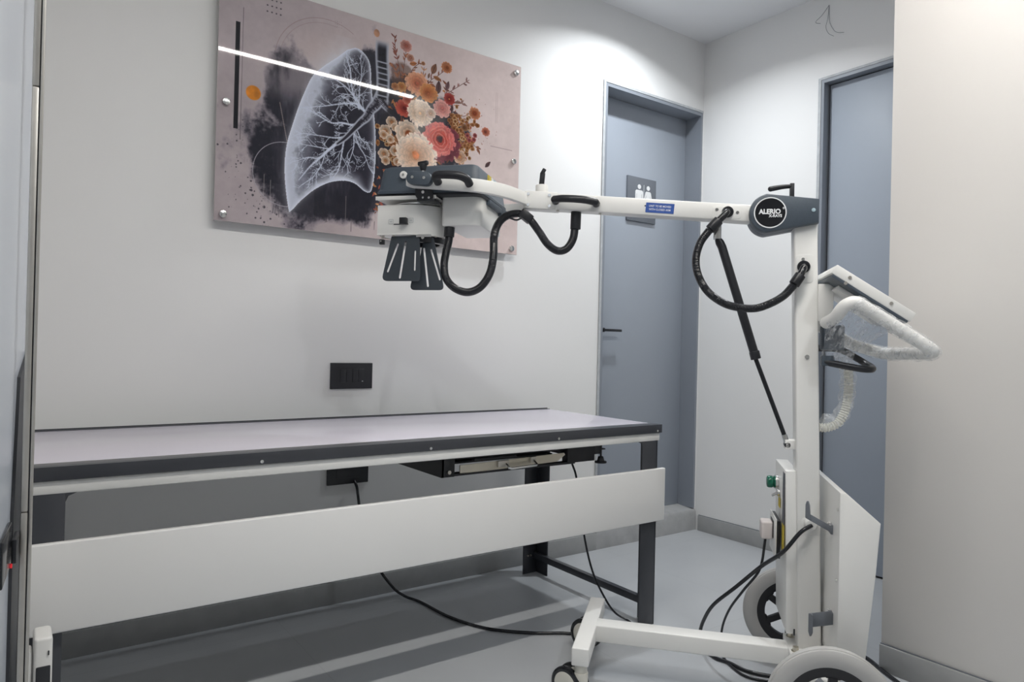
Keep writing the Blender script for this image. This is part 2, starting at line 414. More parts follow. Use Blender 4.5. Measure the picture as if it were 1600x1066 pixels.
# ---- loose wire on right wall
lw = MB()
lw.tube([(3.1187, 1.817, 2.642), (3.09, 1.835, 2.592), (3.07, 1.851, 2.565), (3.072, 1.853, 2.556), (3.08, 1.836, 2.55)], .0011, seg=6)
lw.tube([(3.1187, 1.817, 2.642), (3.112, 1.819, 2.578), (3.11, 1.826, 2.538), (3.10, 1.807, 2.499), (3.10, 1.781, 2.477)], .0009, seg=6)
lw.tube([(3.1187, 1.817, 2.642), (3.1165, 1.813, 2.565), (3.1155, 1.791, 2.515), (3.115, 1.77, 2.495), (3.115, 1.74, 2.485)], .0008, seg=6)
tag(lw.build('loose_wire', M_BRKT), 'thin loose wires sticking out of the wall high above the right-hand door', 'wire')

# ---- wall plates
sp = empty('switch_plate', (1.078, YB, .8645), 0, 'black rectangular switch plate on the wall just above the table top', 'switch')
MB().box((-.085, -.008, -.0495), (.085, 0, .0495), bev=.0015).build('plate', M_BLACK, sp)
for i in range(4):
    MB().box((-.047 + .0245 * i, -.011, -.024), (-.0235 + .0245 * i, -.0075, .026), bev=.001).build('switch_rocker', M_BLACK, sp)
MB().box((.040, -.0114, -.022), (.045, -.0108, -.019)).build('indicator_mark', M_SYM, sp)
so = empty('socket_plate', (1.073, YB, .5), 0, 'black rectangular wall socket plate under the table with a cable plugged in', 'socket')
MB().box((-.083, -.008, -.05), (.083, 0, .05), bev=.0015).build('plate', M_BLACK, so)
MB().box((-.047, -.010, -.026), (.05, -.0075, .026), bev=.001).build('socket_insert', M_BLACK, so)

# ------------------------------------------------------------------ poster print (painted per vertex)
PX0, PX1, PZ0, PZ1, PY = .557, 1.826, 1.397, 2.234, 2.506
def poster_colors(W, H):
    f = np.float32
    u_ = np.linspace(0, 1, W, dtype=f); v_ = np.linspace(0, 1, H, dtype=f)
    U, V = np.meshgrid((u_ * (PX1 - PX0) + PX0 - .557) / 1.275, (v_ * (PZ1 - PZ0) + PZ0 - 1.41) / .83)
    AS = 1.536
    X = U * AS; Y = V
    img = np.zeros((H, W, 3), f)
    def noise(scale, seed, octv=5, sx=1.0, sy=1.0):
        r = np.random.default_rng(seed); out = np.zeros((H, W), f); amp = 1.0; tot = 0
        for o in range(octv):
            gx = max(2, int(scale * AS * sx * 2 ** o)); gy = max(2, int(scale * sy * 2 ** o))
            g = r.random((gy + 2, gx + 2)).astype(f)
            px = np.linspace(0, gx, W, dtype=f); py = np.linspace(0, gy, H, dtype=f)
            ix = np.minimum(px.astype(int), gx); iy = np.minimum(py.astype(int), gy)
            fx = px - ix; fy = (py - iy)[:, None]; fx = fx * fx * (3 - 2 * fx); fy = fy * fy * (3 - 2 * fy)
            a = g[iy][:, ix]; b = g[iy][:, ix + 1]; c = g[iy + 1][:, ix]; d_ = g[iy + 1][:, ix + 1]
            out += amp * ((a * (1 - fx) + b * fx) * (1 - fy) + (c * (1 - fx) + d_ * fx) * fy); tot += amp; amp *= .55
        return out / tot
    sm = lambda e0, e1, x: (lambda t: t * t * (3 - 2 * t))(np.clip((x - e0) / (e1 - e0), 0, 1))
    def over(mask, col):
        nonlocal img
        img = img * (1 - mask[..., None]) + np.array(col, f) * mask[..., None]
    def win(x0, x1, y0, y1):
        i0 = np.searchsorted(Y[:, 0], y0); i1 = np.searchsorted(Y[:, 0], y1); j0 = np.searchsorted(X[0], x0); j1 = np.searchsorted(X[0], x1)
        return slice(i0, i1), slice(j0, j1)
    def segdist(xx, yy, a, b):
        dx, dy = b[0] - a[0], b[1] - a[1]; L2 = dx * dx + dy * dy + 1e-12
        t = np.clip(((xx - a[0]) * dx + (yy - a[1]) * dy) / L2, 0, 1)
        return np.hypot(xx - a[0] - t * dx, yy - a[1] - t * dy)
    def line(pts, wd, col, al=1.0, soft=.5, w1=None):
        p = [(q[0] * AS, q[1]) for q in pts]; n = len(p) - 1
        for i in range(n):
            ww = wd if w1 is None else wd + (w1 - wd) * (i + .5) / n
            a, b = p[i], p[i + 1]; m = ww * (1 + soft) + .003
            s = win(min(a[0], b[0]) - m, max(a[0], b[0]) + m, min(a[1], b[1]) - m, max(a[1], b[1]) + m)
            if s[0].stop <= s[0].start or s[1].stop <= s[1].start: continue
            d_ = segdist(X[s], Y[s], a, b)
            k = (1 - sm(ww * (1 - soft), ww * (1 + soft) + 1e-4, d_)) * al
            img[s] = img[s] * (1 - k[..., None]) + np.array(col, f) * k[..., None]
    def spline(pts, n=8):
        P = [np.array(p, float) for p in pts]; o = []
        for i in range(len(P) - 1):
            p0 = P[i - 1] if i else 2 * P[0] - P[1]; p1, p2 = P[i], P[i + 1]; p3 = P[i + 2] if i + 2 < len(P) else 2 * P[-1] - P[-2]
            for k in range(n):
                t = k / n; o.append(tuple(.5 * (2 * p1 + (p2 - p0) * t + (2 * p0 - 5 * p1 + 4 * p2 - p3) * t * t + (3 * p1 - p0 - 3 * p2 + p3) * t ** 3)))
        o.append(tuple(P[-1])); return o
    def disk(c, r, col, al=1.0, sq=1.0, soft=.08, tex=None):
        s = win(c[0] * AS - r * 1.3, c[0] * AS + r * 1.3, c[1] - r * 1.3, c[1] + r * 1.3)
        d_ = np.hypot(X[s] - c[0] * AS, (Y[s] - c[1]) / sq); k = (1 - sm(r * (1 - soft), r * (1 + soft), d_)) * al
        cc = np.array(col, f) * np.ones(img[s].shape, f)
        if tex is not None: cc = cc * (.75 + .5 * tex[s][..., None])
        img[s] = img[s] * (1 - k[..., None]) + cc * k[..., None]
    N1 = noise(4, 1); N2 = noise(9, 2, 6); N3 = noise(26, 3, 4); N4 = noise(60, 4, 3); N5 = noise(5, 5, 6, sx=2.5, sy=.7)
    # ground: dusty grey to pale rose
    g = sm(.1, .85, U)[..., None]
    img[:] = np.array((176, 165, 168), f) * (1 - g) + np.array((214, 197, 194), f) * g
    img += ((N1 - .5) * 26 + (N3 - .5) * 10)[..., None]
    over(.35 * np.exp(-(((U - .30) / .10) ** 2 + ((V - .78) / .10) ** 2)), (214, 192, 184))
    # fine construction lines, circles, dots
    line([(.062, .88), (.061, .33)], .0012, (90, 82, 88), .8)
    def ring(c, r, wd, col, al, a0=0, a1=360):
        line([(c[0] + r * math.cos(math.radians(a)) / AS, c[1] + r * math.sin(math.radians(a))) for a in np.linspace(a0, a1, 70)], wd, col, al)
    ring((.30, .70), .235, .0011, (150, 128, 126), .7, 60, 250); ring((.30, .70), .215, .0009, (150, 128, 126), .5, 80, 240)
    for i in range(4):
        for j in range(5): disk((.125 + .0122 * i, .894 + .026 * j), .0036, (70, 66, 74), .9)
    for i in range(4):
        for j in range(3): disk((.32 + .006 * i, .915 + .012 * j), .0017, (140, 126, 128), .6)
        for j in range(4): disk((.925 + .008 * i, .13 + .016 * j), .0018, (160, 140, 142), .7)
    for x in (.893, .899): line([(x, .82), (x, .66)], .0009, (170, 148, 146), .7)
    line([(.875, .535), (.965, .535)], .001, (120, 100, 102), .8)
    # dark ink splash
    ell = lambda cx, cy, rx, ry: np.sqrt(((U - cx) / rx) ** 2 + ((V - cy) / ry) ** 2)
    d_ = np.minimum.reduce([ell(.24, .27, .19, .24), ell(.20, .55, .075, .22), ell(.36, .22, .20, .17), ell(.44, .74, .045, .17), ell(.36, .45, .10, .22), ell(.50, .47, .10, .26), ell(.57, .55, .13, .25), ell(.66, .52, .12, .20), ell(.55, .68, .07, .10)])
    ink = sm(.12, -.16, (d_ - 1) + (N2 - .5) * 1.25 + (N5 - .5) * .55)
    over(np.clip(ink, 0, 1) * .55, (96, 92, 104))
    ink2 = sm(.06, -.22, (d_ - .93) + (N2 - .5) * 1.0 + (N5 - .5) * .5 + (N4 - .5) * .25)
    over(np.clip(ink2, 0, 1) * .95, (38, 38, 47))
    over(np.clip(ink2, 0, 1) * sm(.48, .75, N5) * .45, (112, 108, 122))
    over(sm(.17, .10, np.abs(U - .20)) * sm(.50, .62, V) * sm(.92, .78, V) * np.clip(ink, 0, 1) * sm(.22, .55, N5) * .85, (136, 128, 134))
    for k in range(260):
        a = rng.normal(.13, .05); b = rng.normal(.2, .13); r = abs(rng.normal(0, .0022)) + .0006
        disk((a, b), r, (52, 50, 58), .75)
    for k in range(70):       # drips at the lower edge
        a = rng.uniform(.15, .52); b = rng.uniform(.06, .14); line([(a, b), (a + rng.normal(0, .002), b - rng.uniform(.01, .06))], .0013, (52, 47, 54), .55)
    # pale block behind and outline circle
    over(((U > .15) & (U < .27) & (V > .04) & (V < .17)) * .25, (80, 80, 90))
    ring((.186, .214), .138, .0013, (168, 164, 172), .85, 80, 285)
    line([(.127, .20), (.127, .03)], .0011, (176, 168, 168), .6); line([(.145, .18), (.145, .02)], .0011, (176, 168, 168), .6); line([(.366, .16), (.366, .05)], .001, (170, 160, 160), .6)
    line([(.165, .52), (.189, .35)], .0013, (176, 160, 155), .7)
    # bar and orange discs
    over(((U > .0425) & (U < .054) & (V > .372) & (V < .816)).astype(f), (27, 27, 33))
    disk((.093, .535), .0305, (206, 128, 44), 1, sq=1.0, tex=N3); disk((.451, .941), .0145, (186, 134, 102), .9, sq=1.25, tex=N3)
    # ---- lung
    lung = [(.359, .825), (.389, .845), (.417, .824), (.433, .78), (.438, .687), (.448, .566), (.455, .463), (.456, .306), (.448, .214), (.438, .193), (.421, .198), (.396, .222), (.369, .23), (.336, .222), (.303, .202), (.265, .162), (.229, .107), (.205, .062), (.197, .067), (.186, .172), (.183, .265), (.188, .35), (.202, .434), (.216, .509), (.233, .584), (.257, .669), (.294, .731), (.333, .785), (.359, .825)]
    L = spline(lung, 4); LX = [(p[0] * AS, p[1]) for p in L]
    inside = np.zeros((H, W), bool); dist = np.full((H, W), 9, f)
    s = win(.16 * AS, .48 * AS, .03, .88); xx, yy = X[s], Y[s]; ins = np.zeros(xx.shape, bool); dd = np.full(xx.shape, 9, f)
    for i in range(len(LX) - 1):
        a, b = LX[i], LX[i + 1]
        c = ((a[1] > yy) != (b[1] > yy)) & (xx < (b[0] - a[0]) * (yy - a[1]) / (b[1] - a[1] + 1e-9) + a[0]); ins ^= c
        dd = np.minimum(dd, segdist(xx, yy, a, b))
    inside[s] = ins; dist[s] = dd
    over(inside * .93, (36, 34, 44))
    over(inside * sm(.50, .85, N2) * .35, (92, 88, 106))
    rim = np.exp(-dist / .010) * inside
    leftw = sm(.34, .20, U - (V - .35) * .16)
    lowr = np.exp(-((V - (.24 - (U - .36) ** 2 * 9 - .03)) / .055) ** 2) * sm(.19, .26, U) * sm(.44, .36, U)
    haze = np.exp(-dist / .075) * inside * (.16 + 1.9 * leftw) * (.45 + .8 * N3)
    over(np.clip(haze, 0, .9), (208, 214, 230))
    over(np.clip(lowr * inside * (.5 + 1.3 * N3), 0, .9), (214, 219, 233))
    over(np.clip(rim * 1.1, 0, .95), (224, 229, 243))
    outglow = np.exp(-dist / .012) * (~inside) * sm(.8, .3, U * 2) * .5
    over(np.clip(outglow + np.exp(-dist / .035) * (~inside) * sm(.62, .8, V) * sm(.40, .33, U) * .8 * (.6 + 1.2 * N3), 0, .85), (206, 206, 214))
    # ---- bronchial tree
    LT = (204, 211, 228)
    def branch(p, ang, ln, wd, dep):
        n = 4; q = [p]; a = ang
        for i in range(n):
            a += rng.normal(0, .16); q.append((q[-1][0] + math.cos(a) * ln / n / AS, q[-1][1] + math.sin(a) * ln / n))
        line(q, wd, LT, .8, .6, w1=wd * .6)
        if dep > 0:
            for k in range(rng.integers(2, 4)):
                i = rng.integers(1, n + 1); branch(q[i], ang + rng.choice([-1, 1]) * rng.uniform(.35, .8), ln * rng.uniform(.45, .7), wd * .62, dep - 1)
    mains = [([(.405, .51), (.381, .49), (.348, .489), (.315, .479), (.276, .5), (.244, .518)], .0062), ([(.432, .551), (.407, .581), (.386, .618), (.355, .657), (.315, .681), (.282, .688)], .0062), ([(.432, .551), (.393, .591), (.375, .664), (.37, .736), (.36, .776)], .0056), ([(.385, .47), (.359, .429), (.35, .358), (.341, .277), (.322, .229)], .0058), ([(.395, .49), (.385, .471), (.4, .406), (.421, .363), (.436, .312)], .0045), ([(.36, .43), (.329, .415), (.284, .411), (.236, .407)], .0048), ([(.32, .37), (.307, .36), (.268, .359), (.231, .358)], .0042), ([(.3, .34), (.282, .31), (.25, .306), (.22, .284)], .004), ([(.315, .36), (.301, .344), (.289, .283), (.264, .219)], .0042), ([(.385, .466), (.386, .393), (.374, .325)], .0042), ([(.40, .57), (.39, .59), (.346, .575), (.297, .549), (.253, .529)], .0055), ([(.40, .58), (.40, .66), (.405, .74), (.40, .80)], .0036), ([(.395, .47), (.41, .43), (.43, .42), (.44, .39)], .003)]
    before = img.copy()
    for pts, wd in mains:
        q = spline(pts, 5)
        for i in range(3, len(q), 2):
            a0 = math.atan2(q[i][1] - q[i - 1][1], (q[i][0] - q[i - 1][0]) * AS)
            if rng.random() < .85: branch(q[i], a0 + rng.choice([-1, 1]) * rng.uniform(.35, .95), rng.uniform(.03, .075), wd * .30, 3)
        branch(q[-1], math.atan2(q[-1][1] - q[-3][1], (q[-1][0] - q[-3][0]) * AS), .06, wd * .5, 2)
    for pts, wd in mains:
        q = spline(pts, 5); line(q, wd * .85, LT, .85, .6, w1=wd * .3)
    keep = (inside * sm(.0, .006, dist))[..., None]; img = before * (1 - keep) + img * keep
    rm = spline([(.468, .651), (.455, .61), (.439, .581), (.425, .54), (.408, .513), (.388, .477), (.359, .424), (.335, .39)], 8)
    line(spline([(.345, .404), (.33, .386), (.307, .351), (.282, .31), (.254, .264), (.224, .2)], 6), .0075, LT, .85, .5, w1=.0018)
    lm = spline([(.470, .655), (.482, .625), (.496, .609), (.519, .581), (.539, .546)], 6)
    for q, w0, w1 in ((rm, .026, .0085), (lm, .024, .020)):
        line(q, w0, (168, 172, 186), .9, .3, w1=w1)
    for q, w0, w1 in ((rm, .0185, .003), (lm, .018, .015)):
        line(q, w0, (44, 41, 50), .9, .35, w1=w1)
        for k in range(130):
            i = rng.integers(0, max(2, int(len(q) * .62))); ww = w0 + (w1 - w0) * i / len(q)
            j = min(i + 1, len(q) - 1); tx, ty = (q[j][0] - q[i][0]) * AS, q[j][1] - q[i][1]; n_ = math.hypot(tx, ty) + 1e-9; nx_, ny_ = -ty / n_, tx / n_; sd = rng.choice([-1, 1])
            a = ww * 1.3; b = ww * rng.uniform(.25, .8)
            line([(q[i][0] + sd * nx_ * a / AS, q[i][1] + sd * ny_ * a), (q[i][0] + sd * nx_ * b / AS, q[i][1] + sd * ny_ * b)], .0008, (176, 178, 192), .6)
    # trachea with cartilage rings
    s = win(.44 * AS, .505 * AS, .64, .93); uu = U[s]; vv = V[s]
    cx = .4725 + .003 * np.sin(vv * 20); ax_ = np.abs(uu - cx) / .0215
    topf = sm(.925, .885, vv)
    k = (1 - sm(.9, 1.12, ax_)) * topf; img[s] = img[s] * (1 - k[..., None]) + np.array((164, 168, 180), f) * k[..., None]
    ringm = np.abs(((vv - .655) / .0262) % 1 - .5) * 2
    ringm = np.where(vv > .835, .0, ringm)
    k = (1 - sm(.45, .92, ax_)) * sm(.98, .55, ringm) * sm(.915, .87, vv)
    img[s] = img[s] * (1 - k[..., None]) + np.array((30, 30, 38), f) * k[..., None]
    # ---- flowers
    def flower(c, rx, ry, n, layers, cout, cin, cen, cr=.16, seed=0, rough=.10, al=1.0):
        r = np.random.default_rng(seed)
        s = win(c[0] * AS - rx * 1.25, c[0] * AS + rx * 1.25, c[1] - ry * 1.25, c[1] + ry * 1.25)
        if s[0].stop <= s[0].start or s[1].stop <= s[1].start: return
        xx = (X[s] - c[0] * AS) / rx; yy = (Y[s] - c[1]) / ry; rho = np.hypot(xx, yy); th = np.arctan2(yy, xx)
        th = th + (N3[s] - .5) * .9
        for l in range(layers):
            R = (1 - .86 * l / max(1, layers)) * (1 + r.uniform(-.05, .05)); ph = r.random() * 6.28; nn = max(5, n - l)
            ox, oy = r.normal(0, .03), r.normal(0, .03); rh = np.hypot(xx - ox, yy - oy)
            pet = np.abs(np.cos((th - ph) * nn / 2)) ** .5; edge = R * (.80 + .20 * pet + (N4[s] - .5) * rough)
            k = (1 - sm(edge - .07, edge + .02, rh)) * al
            tt = l / max(1, layers - 1) if layers > 1 else 0
            base = np.array(cout, f) * (1 - tt) + np.array(cin, f) * tt
            q_ = np.clip(rh / (edge + 1e-3), 0, 1)
            shade = .60 + .40 * q_ ** 2 - .12 * (1 - pet) + (N3[s] - .5) * .22 + .10 * sm(.86, .97, q_)
            cc = np.clip(base * shade[..., None], 0, 255)
            img[s] = img[s] * (1 - k[..., None]) + cc * k[..., None]
        k = (1 - sm(cr * .7, cr * 1.15, rho + (N4[s] - .5) * .15)) * al
        img[s] = img[s] * (1 - k[..., None]) + np.array(cen, f) * (.7 + .6 * N4[s][..., None]) * k[..., None]
    def leafp(c, ln, wd, ang, col):
        s = win(c[0] * AS - ln, c[0] * AS + ln, c[1] - ln, c[1] + ln)
        if s[0].stop <= s[0].start or s[1].stop <= s[1].start: return
        xx = X[s] - c[0] * AS; yy = Y[s] - c[1]; a = xx * math.cos(ang) + yy * math.sin(ang); b = -xx * math.sin(ang) + yy * math.cos(ang)
        t_ = np.clip(a / ln * .5 + .5, 0, 1); hw = wd * np.maximum(np.sin(np.pi * t_), 0) ** .8 * (1.15 - .4 * t_)
        k = (1 - sm(hw * .85, hw * 1.05 + 2e-4, np.abs(b))) * (np.abs(a) < ln)
        cc = np.array(col, f) * (.8 + .5 * N3[s] - .35 * np.exp(-(b / (wd * .12)) ** 2))[..., None]
        img[s] = img[s] * (1 - k[..., None]) + cc * k[..., None]
    def twig(pts, col, n, ll, leafcol):
        q = spline(pts, 8); line(q, .0014, col, .9, .4)
        for k in range(n):
            i = int(rng.integers(3, len(q))); a = math.atan2(q[i][1] - q[i - 3][1], (q[i][0] - q[i - 3][0]) * AS) + rng.choice([-1, 1]) * rng.uniform(.4, .9)
            leafp((q[i][0] + math.cos(a) * ll / AS, q[i][1] + math.sin(a) * ll), ll, ll * .33, a, leafcol)
    # dark foliage mass under the bouquet
    d_ = np.minimum.reduce([ell(.575, .55, .085, .22), ell(.655, .56, .085, .17), ell(.58, .74, .045, .06), ell(.50, .45, .035, .16)])
    over(np.clip(sm(.10, -.1, d_ - 1 + (N2 - .5) * .7), 0, 1) * .85, (46, 44, 50))
    over(np.clip(sm(.10, -.1, ell(.545, .77, .042, .07) - 1 + (N2 - .5) * .9), 0, 1) * .6, (92, 66, 56))
    browns = [(146, 92, 58), (176, 118, 74), (120, 72, 52), (190, 140, 100), (160, 84, 66)]
    for k in range(150):      # loose small foliage around the bouquet
        a = rng.uniform(0, 6.28); rr = rng.uniform(.5, 1.1); c = (.64 + .15 * rr * math.cos(a), .57 + .23 * rr * math.sin(a))
        if c[0] < .49: continue
        leafp(c, rng.uniform(.008, .018), rng.uniform(.003, .006), rng.uniform(0, 6.28), browns[rng.integers(0, 5)])
    for pts, n, c in (([(.54, .74), (.525, .83), (.515, .89), (.509, .955)], 16, (128, 74, 62)), ([(.54, .74), (.545, .83), (.551, .90)], 10, (150, 96, 72)), ([(.56, .75), (.575, .82), (.60, .86)], 6, (140, 92, 70)), ([(.62, .74), (.64, .79), (.661, .816), (.685, .85), (.70, .87)], 6, (116, 70, 54)), ([(.69, .72), (.705, .751), (.74, .793), (.784, .845)], 16, (140, 104, 100)), ([(.70, .70), (.735, .71), (.77, .72)], 9, (132, 100, 92)), ([(.72, .62), (.76, .63), (.80, .62)], 12, (170, 124, 92)), ([(.74, .52), (.79, .53), (.83, .50)], 14, (128, 82, 60)), ([(.70, .66), (.74, .65), (.775, .66), (.80, .70)], 14, (180, 138, 112)), ([(.61, .76), (.612, .80), (.615, .845)], 8, (190, 140, 110)), ([(.53, .74), (.52, .79), (.505, .82)], 12, (150, 100, 76))):
        twig(pts, (96, 66, 58), n, .012, c)
    for c, ln, wd, an, col in (((.651, .851), .030, .017, 1.2, (112, 76, 58)), ((.669, .767), .034, .017, 1.5, (84, 62, 62)), ((.702, .786), .026, .013, 1.3, (110, 82, 84)), ((.664, .808), .024, .011, -.2, (150, 98, 62)), ((.647, .767), .018, .010, -.2, (140, 90, 66)), ((.633, .811), .015, .007, 1.3, (120, 84, 70)), ((.577, .848), .021, .012, .3, (170, 106, 64)), ((.72, .68), .020, .011, 1.4, (80, 58, 60)), ((.737, .657), .020, .010, -.4, (86, 66, 66)), ((.866, .436), .024, .011, .8, (74, 52, 54)), ((.72, .745), .018, .006, 0, (150, 112, 96))):
        leafp(c, ln, wd, an, col)
    golds = [(198, 150, 100), (176, 122, 74), (206, 168, 126), (160, 104, 64)]
    for cx_, cy_, rr_, n_ in ((.725, .611, .045, 26), (.745, .55, .03, 18), (.768, .498, .042, 30), (.49, .47, .03, 14), (.51, .40, .03, 14), (.76, .45, .03, 10), (.53, .45, .03, 10), (.78, .63, .03, 12)):
        for k in range(n_):
            flower((cx_ + rng.normal(0, rr_ * .5), cy_ + rng.normal(0, rr_ * .9)), rng.uniform(.009, .016), rng.uniform(.009, .016), 5, 2, golds[rng.integers(0, 4)], (150, 90, 50), (110, 64, 36), .2, int(rng.integers(0, 9999)))
    K = 1.275 / .83       # ratio helper
    def fl(c, r, *a, **k): flower(c, r * AS * 1.10, r * AS * 1.0, *a, **k)
    fl((.699, .874), .019, 12, 3, (196, 128, 88), (170, 96, 58), (120, 66, 40), .2, 21)
    fl((.551, .922), .020, 8, 3, (206, 150, 138), (190, 110, 96), (170, 90, 70), .15, 22); fl((.566, .872), .013, 6, 2, (206, 156, 136), (190, 128, 104), (170, 100, 80), .2, 23)
    fl((.612, .862), .007, 5, 1, (190, 132, 92), (190, 132, 92), (150, 90, 60), .2, 24)
    fl((.592, .758), .041, 13, 7, (224, 166, 132), (206, 118, 84), (190, 96, 66), .10, 25, rough=.2)
    fl((.632, .722), .032, 12, 6, (208, 140, 86), (184, 98, 52), (166, 84, 48), .12, 26, rough=.2)
    fl((.538, .722), .016, 7, 3, (210, 150, 92), (190, 118, 60), (150, 84, 40), .2, 27); fl((.516, .715), .012, 6, 2, (196, 134, 84), (180, 110, 60), (140, 80, 40), .2, 28)
    fl((.549, .622), .030, 11, 5, (196, 92, 74), (160, 56, 46), (100, 30, 28), .2, 29, rough=.2); fl((.56, .668), .018, 9, 3, (206, 118, 96), (180, 84, 66), (140, 60, 46), .2, 30)
    fl((.684, .668), .030, 10, 6, (224, 166, 158), (206, 120, 112), (190, 96, 88), .12, 31, rough=.2)
    fl((.71, .722), .021, 11, 5, (170, 72, 66), (140, 46, 44), (190, 110, 70), .15, 32, rough=.2)
    fl((.809, .682), .022, 10, 2, (200, 132, 96), (176, 94, 60), (120, 56, 36), .22, 33); fl((.853, .602), .017, 9, 2, (196, 122, 98), (170, 90, 70), (110, 60, 50), .2, 34)
    fl((.77, .598), .013, 7, 2, (150, 104, 72), (120, 80, 52), (100, 60, 40), .2, 35)
    for c in ((.782, .561), (.812, .57), (.808, .548), (.79, .54)): fl(c, .009, 6, 2, (176, 96, 92), (140, 66, 66), (110, 50, 50), .2, 36)
    fl((.755, .445), .024, 8, 3, (226, 190, 164), (210, 150, 112), (190, 120, 80), .2, 37)
    fl((.605, .617), .046, 17, 7, (238, 220, 204), (226, 190, 158), (214, 166, 120), .10, 38, rough=.2)
    fl((.643, .628), .018, 8, 3, (230, 206, 192), (216, 176, 150), (200, 150, 120), .15, 39)
    for c, r in (((.488, .495), .020), ((.482, .475), .015), ((.508, .543), .018), ((.484, .386), .018), ((.522, .41), .018), ((.49, .355), .015), ((.505, .46), .014), ((.52, .52), .014), ((.53, .36), .015)):
        fl(c, r, 6, 2, (226, 200, 178), (206, 160, 124), (150, 96, 60), .22, int(r * 1e4))
    fl((.565, .505), .042, 9, 3, (234, 212, 192), (224, 186, 158), (140, 74, 40), .24, 40); fl((.60, .49), .022, 9, 2, (224, 190, 178), (206, 150, 128), (170, 110, 80), .2, 41)
    # large red ranunculus: dark outer petals, glowing heart
    fl((.684, .492), .066, 12, 4, (120, 58, 70), (110, 44, 56), (90, 30, 40), .1, 42, rough=.25)
    fl((.678, .512), .056, 14, 9, (214, 122, 118), (206, 66, 54), (66, 24, 34), .20, 43, rough=.3)
    s = win(.62 * AS, .75 * AS, .38, .62); rr = np.hypot((U[s] - .68) * AS / .9, V[s] - .508); k = (np.sin(rr * 330 + N3[s] * 9) > .55) * (rr < .07) * (rr > .02) * .45
    img[s] = img[s] * (1 - k[..., None]) + np.array((236, 164, 150), f) * k[..., None]
    fl((.595, .41), .073, 16, 8, (240, 222, 206), (228, 178, 144), (214, 130, 84), .18, 44, rough=.18)
    for k in range(60):
        leafp((rng.uniform(.45, .53), rng.uniform(.10, .33)), rng.uniform(.006, .014), rng.uniform(.002, .005), rng.uniform(0, 6.28), browns[rng.integers(0, 5)])
    for k in range(90):
        disk((rng.normal(.80, .05), rng.normal(.56, .09)), abs(rng.normal(0, .0016)) + .0008, (150, 96, 80), .7)
    img += ((N4 - .5) * 6)[..., None]
    x = np.clip(img, 0, 255) / 255.0
    return np.where(x <= .04045, x / 12.92, ((x + .055) / 1.055) ** 2.4).astype(f)

ps = empty('wall_poster', (0, 0, 0), 0, 'glossy acrylic poster of a glowing lung and flowers, hung on the wall above the table', 'poster')
W_, H_ = 760, 500
lin = poster_colors(W_, H_)
gx, gz = np.meshgrid(np.linspace(PX0 + .001, PX1 - .001, W_), np.linspace(PZ0 + .001, PZ1 - .001, H_))
co = np.stack([gx.ravel(), np.full(gx.size, PY - .0004), gz.ravel()], 1).astype(np.float32)
idx = np.arange(W_ * H_).reshape(H_, W_)
quads = np.stack([idx[:-1, :-1], idx[:-1, 1:], idx[1:, 1:], idx[1:, :-1]], -1).reshape(-1, 4)
me = bpy.data.meshes.new('print')
me.vertices.add(len(co)); me.vertices.foreach_set('co', co.ravel())
me.loops.add(quads.size); me.loops.foreach_set('vertex_index', quads.ravel().astype(np.int32))
me.polygons.add(len(quads)); me.polygons.foreach_set('loop_start', np.arange(0, quads.size, 4, dtype=np.int32))
me.update(); me.validate()
ca = me.color_attributes.new('print_ink', 'FLOAT_COLOR', 'POINT')
ca.data.foreach_set('color', np.concatenate([lin.reshape(-1, 3), np.ones((W_ * H_, 1), np.float32)], 1).ravel())
mp = bpy.data.materials.new('printed_acrylic'); mp.use_nodes = True
nt = mp.node_tree; b = nt.nodes['Principled BSDF']; at = nt.nodes.new('ShaderNodeVertexColor'); at.layer_name = 'print_ink'
nt.links.new(at.outputs['Color'], b.inputs['Base Color']); b.inputs['Roughness'].default_value = .025; b.inputs['Specular IOR Level'].default_value = .5
me.materials.append(mp)
o = bpy.data.objects.new('print', me); COL.objects.link(o); o.parent = ps
MB().box((PX0, PY, PZ0), (PX1, PY + .008, PZ1), bev=.001).build('acrylic_panel', M_ACRYL, ps)
for u, v in ((.022, .027), (.023, .484), (.022, .957), (.976, .957), (.974, .490), (.974, .030), (.5, .027)):
    x = PX0 + u * (PX1 - PX0); z = PZ0 + v * (PZ1 - PZ0)
    MB().cyl((x, PY - .010, z), (x, YB, z), .0075).cyl((x, PY - .011, z), (x, PY - .002, z), .0125, bev=.002).build('standoff', M_CHROME, ps)

# ------------------------------------------------------------------ table
TX0, TX1, TY0, TY1, TZ = .022, 1.932, 1.733, 2.398, .722
tb = empty('examination_table', (.98, 2.06, 0), 0, 'long examination table with pale lavender top, black trim and a wide white front board', 'table')
OT = Vector((.98, 2.06, 0))
def TB(): return MB()
def tbuild(mb, name, m, parent=tb):
    bmesh.ops.translate(mb.bm, verts=mb.bm.verts, vec=-OT)
    return mb.build(name, m, parent)
tbuild(MB().box((TX0, TY0 + .004, TZ - .014), (TX1, TY1 - .003, TZ - .0008), bev=.001), 'tabletop', M_TOP)
tbuild(MB().box((TX0 + .03, TY0 + .034, TZ - .030), (TX1 - .03, TY1 - .04, TZ - .0142)), 'added_underside', M_UNDERSIDE)  # unseen dark board, added to cut bounce light under the table
ft = MB().box((TX0, TY0, TZ - .029), (TX1 + .002, TY0 + .004, TZ + .0008), bev=.0008).box((TX0, TY0 + .003, TZ - .0006), (TX1 + .002, TY0 + .053, TZ + .0008), bev=.0004)
ft = tbuild(ft, 'front_trim', M_TABLEMETAL)
for x in (.042, .51, .978, 1.447, 1.909):
    tbuild(MB().cyl((x, TY0 - .0022, .7005), (x, TY0 + .001, .7005), .0042, seg=16), 'screw', M_CHROME, ft)
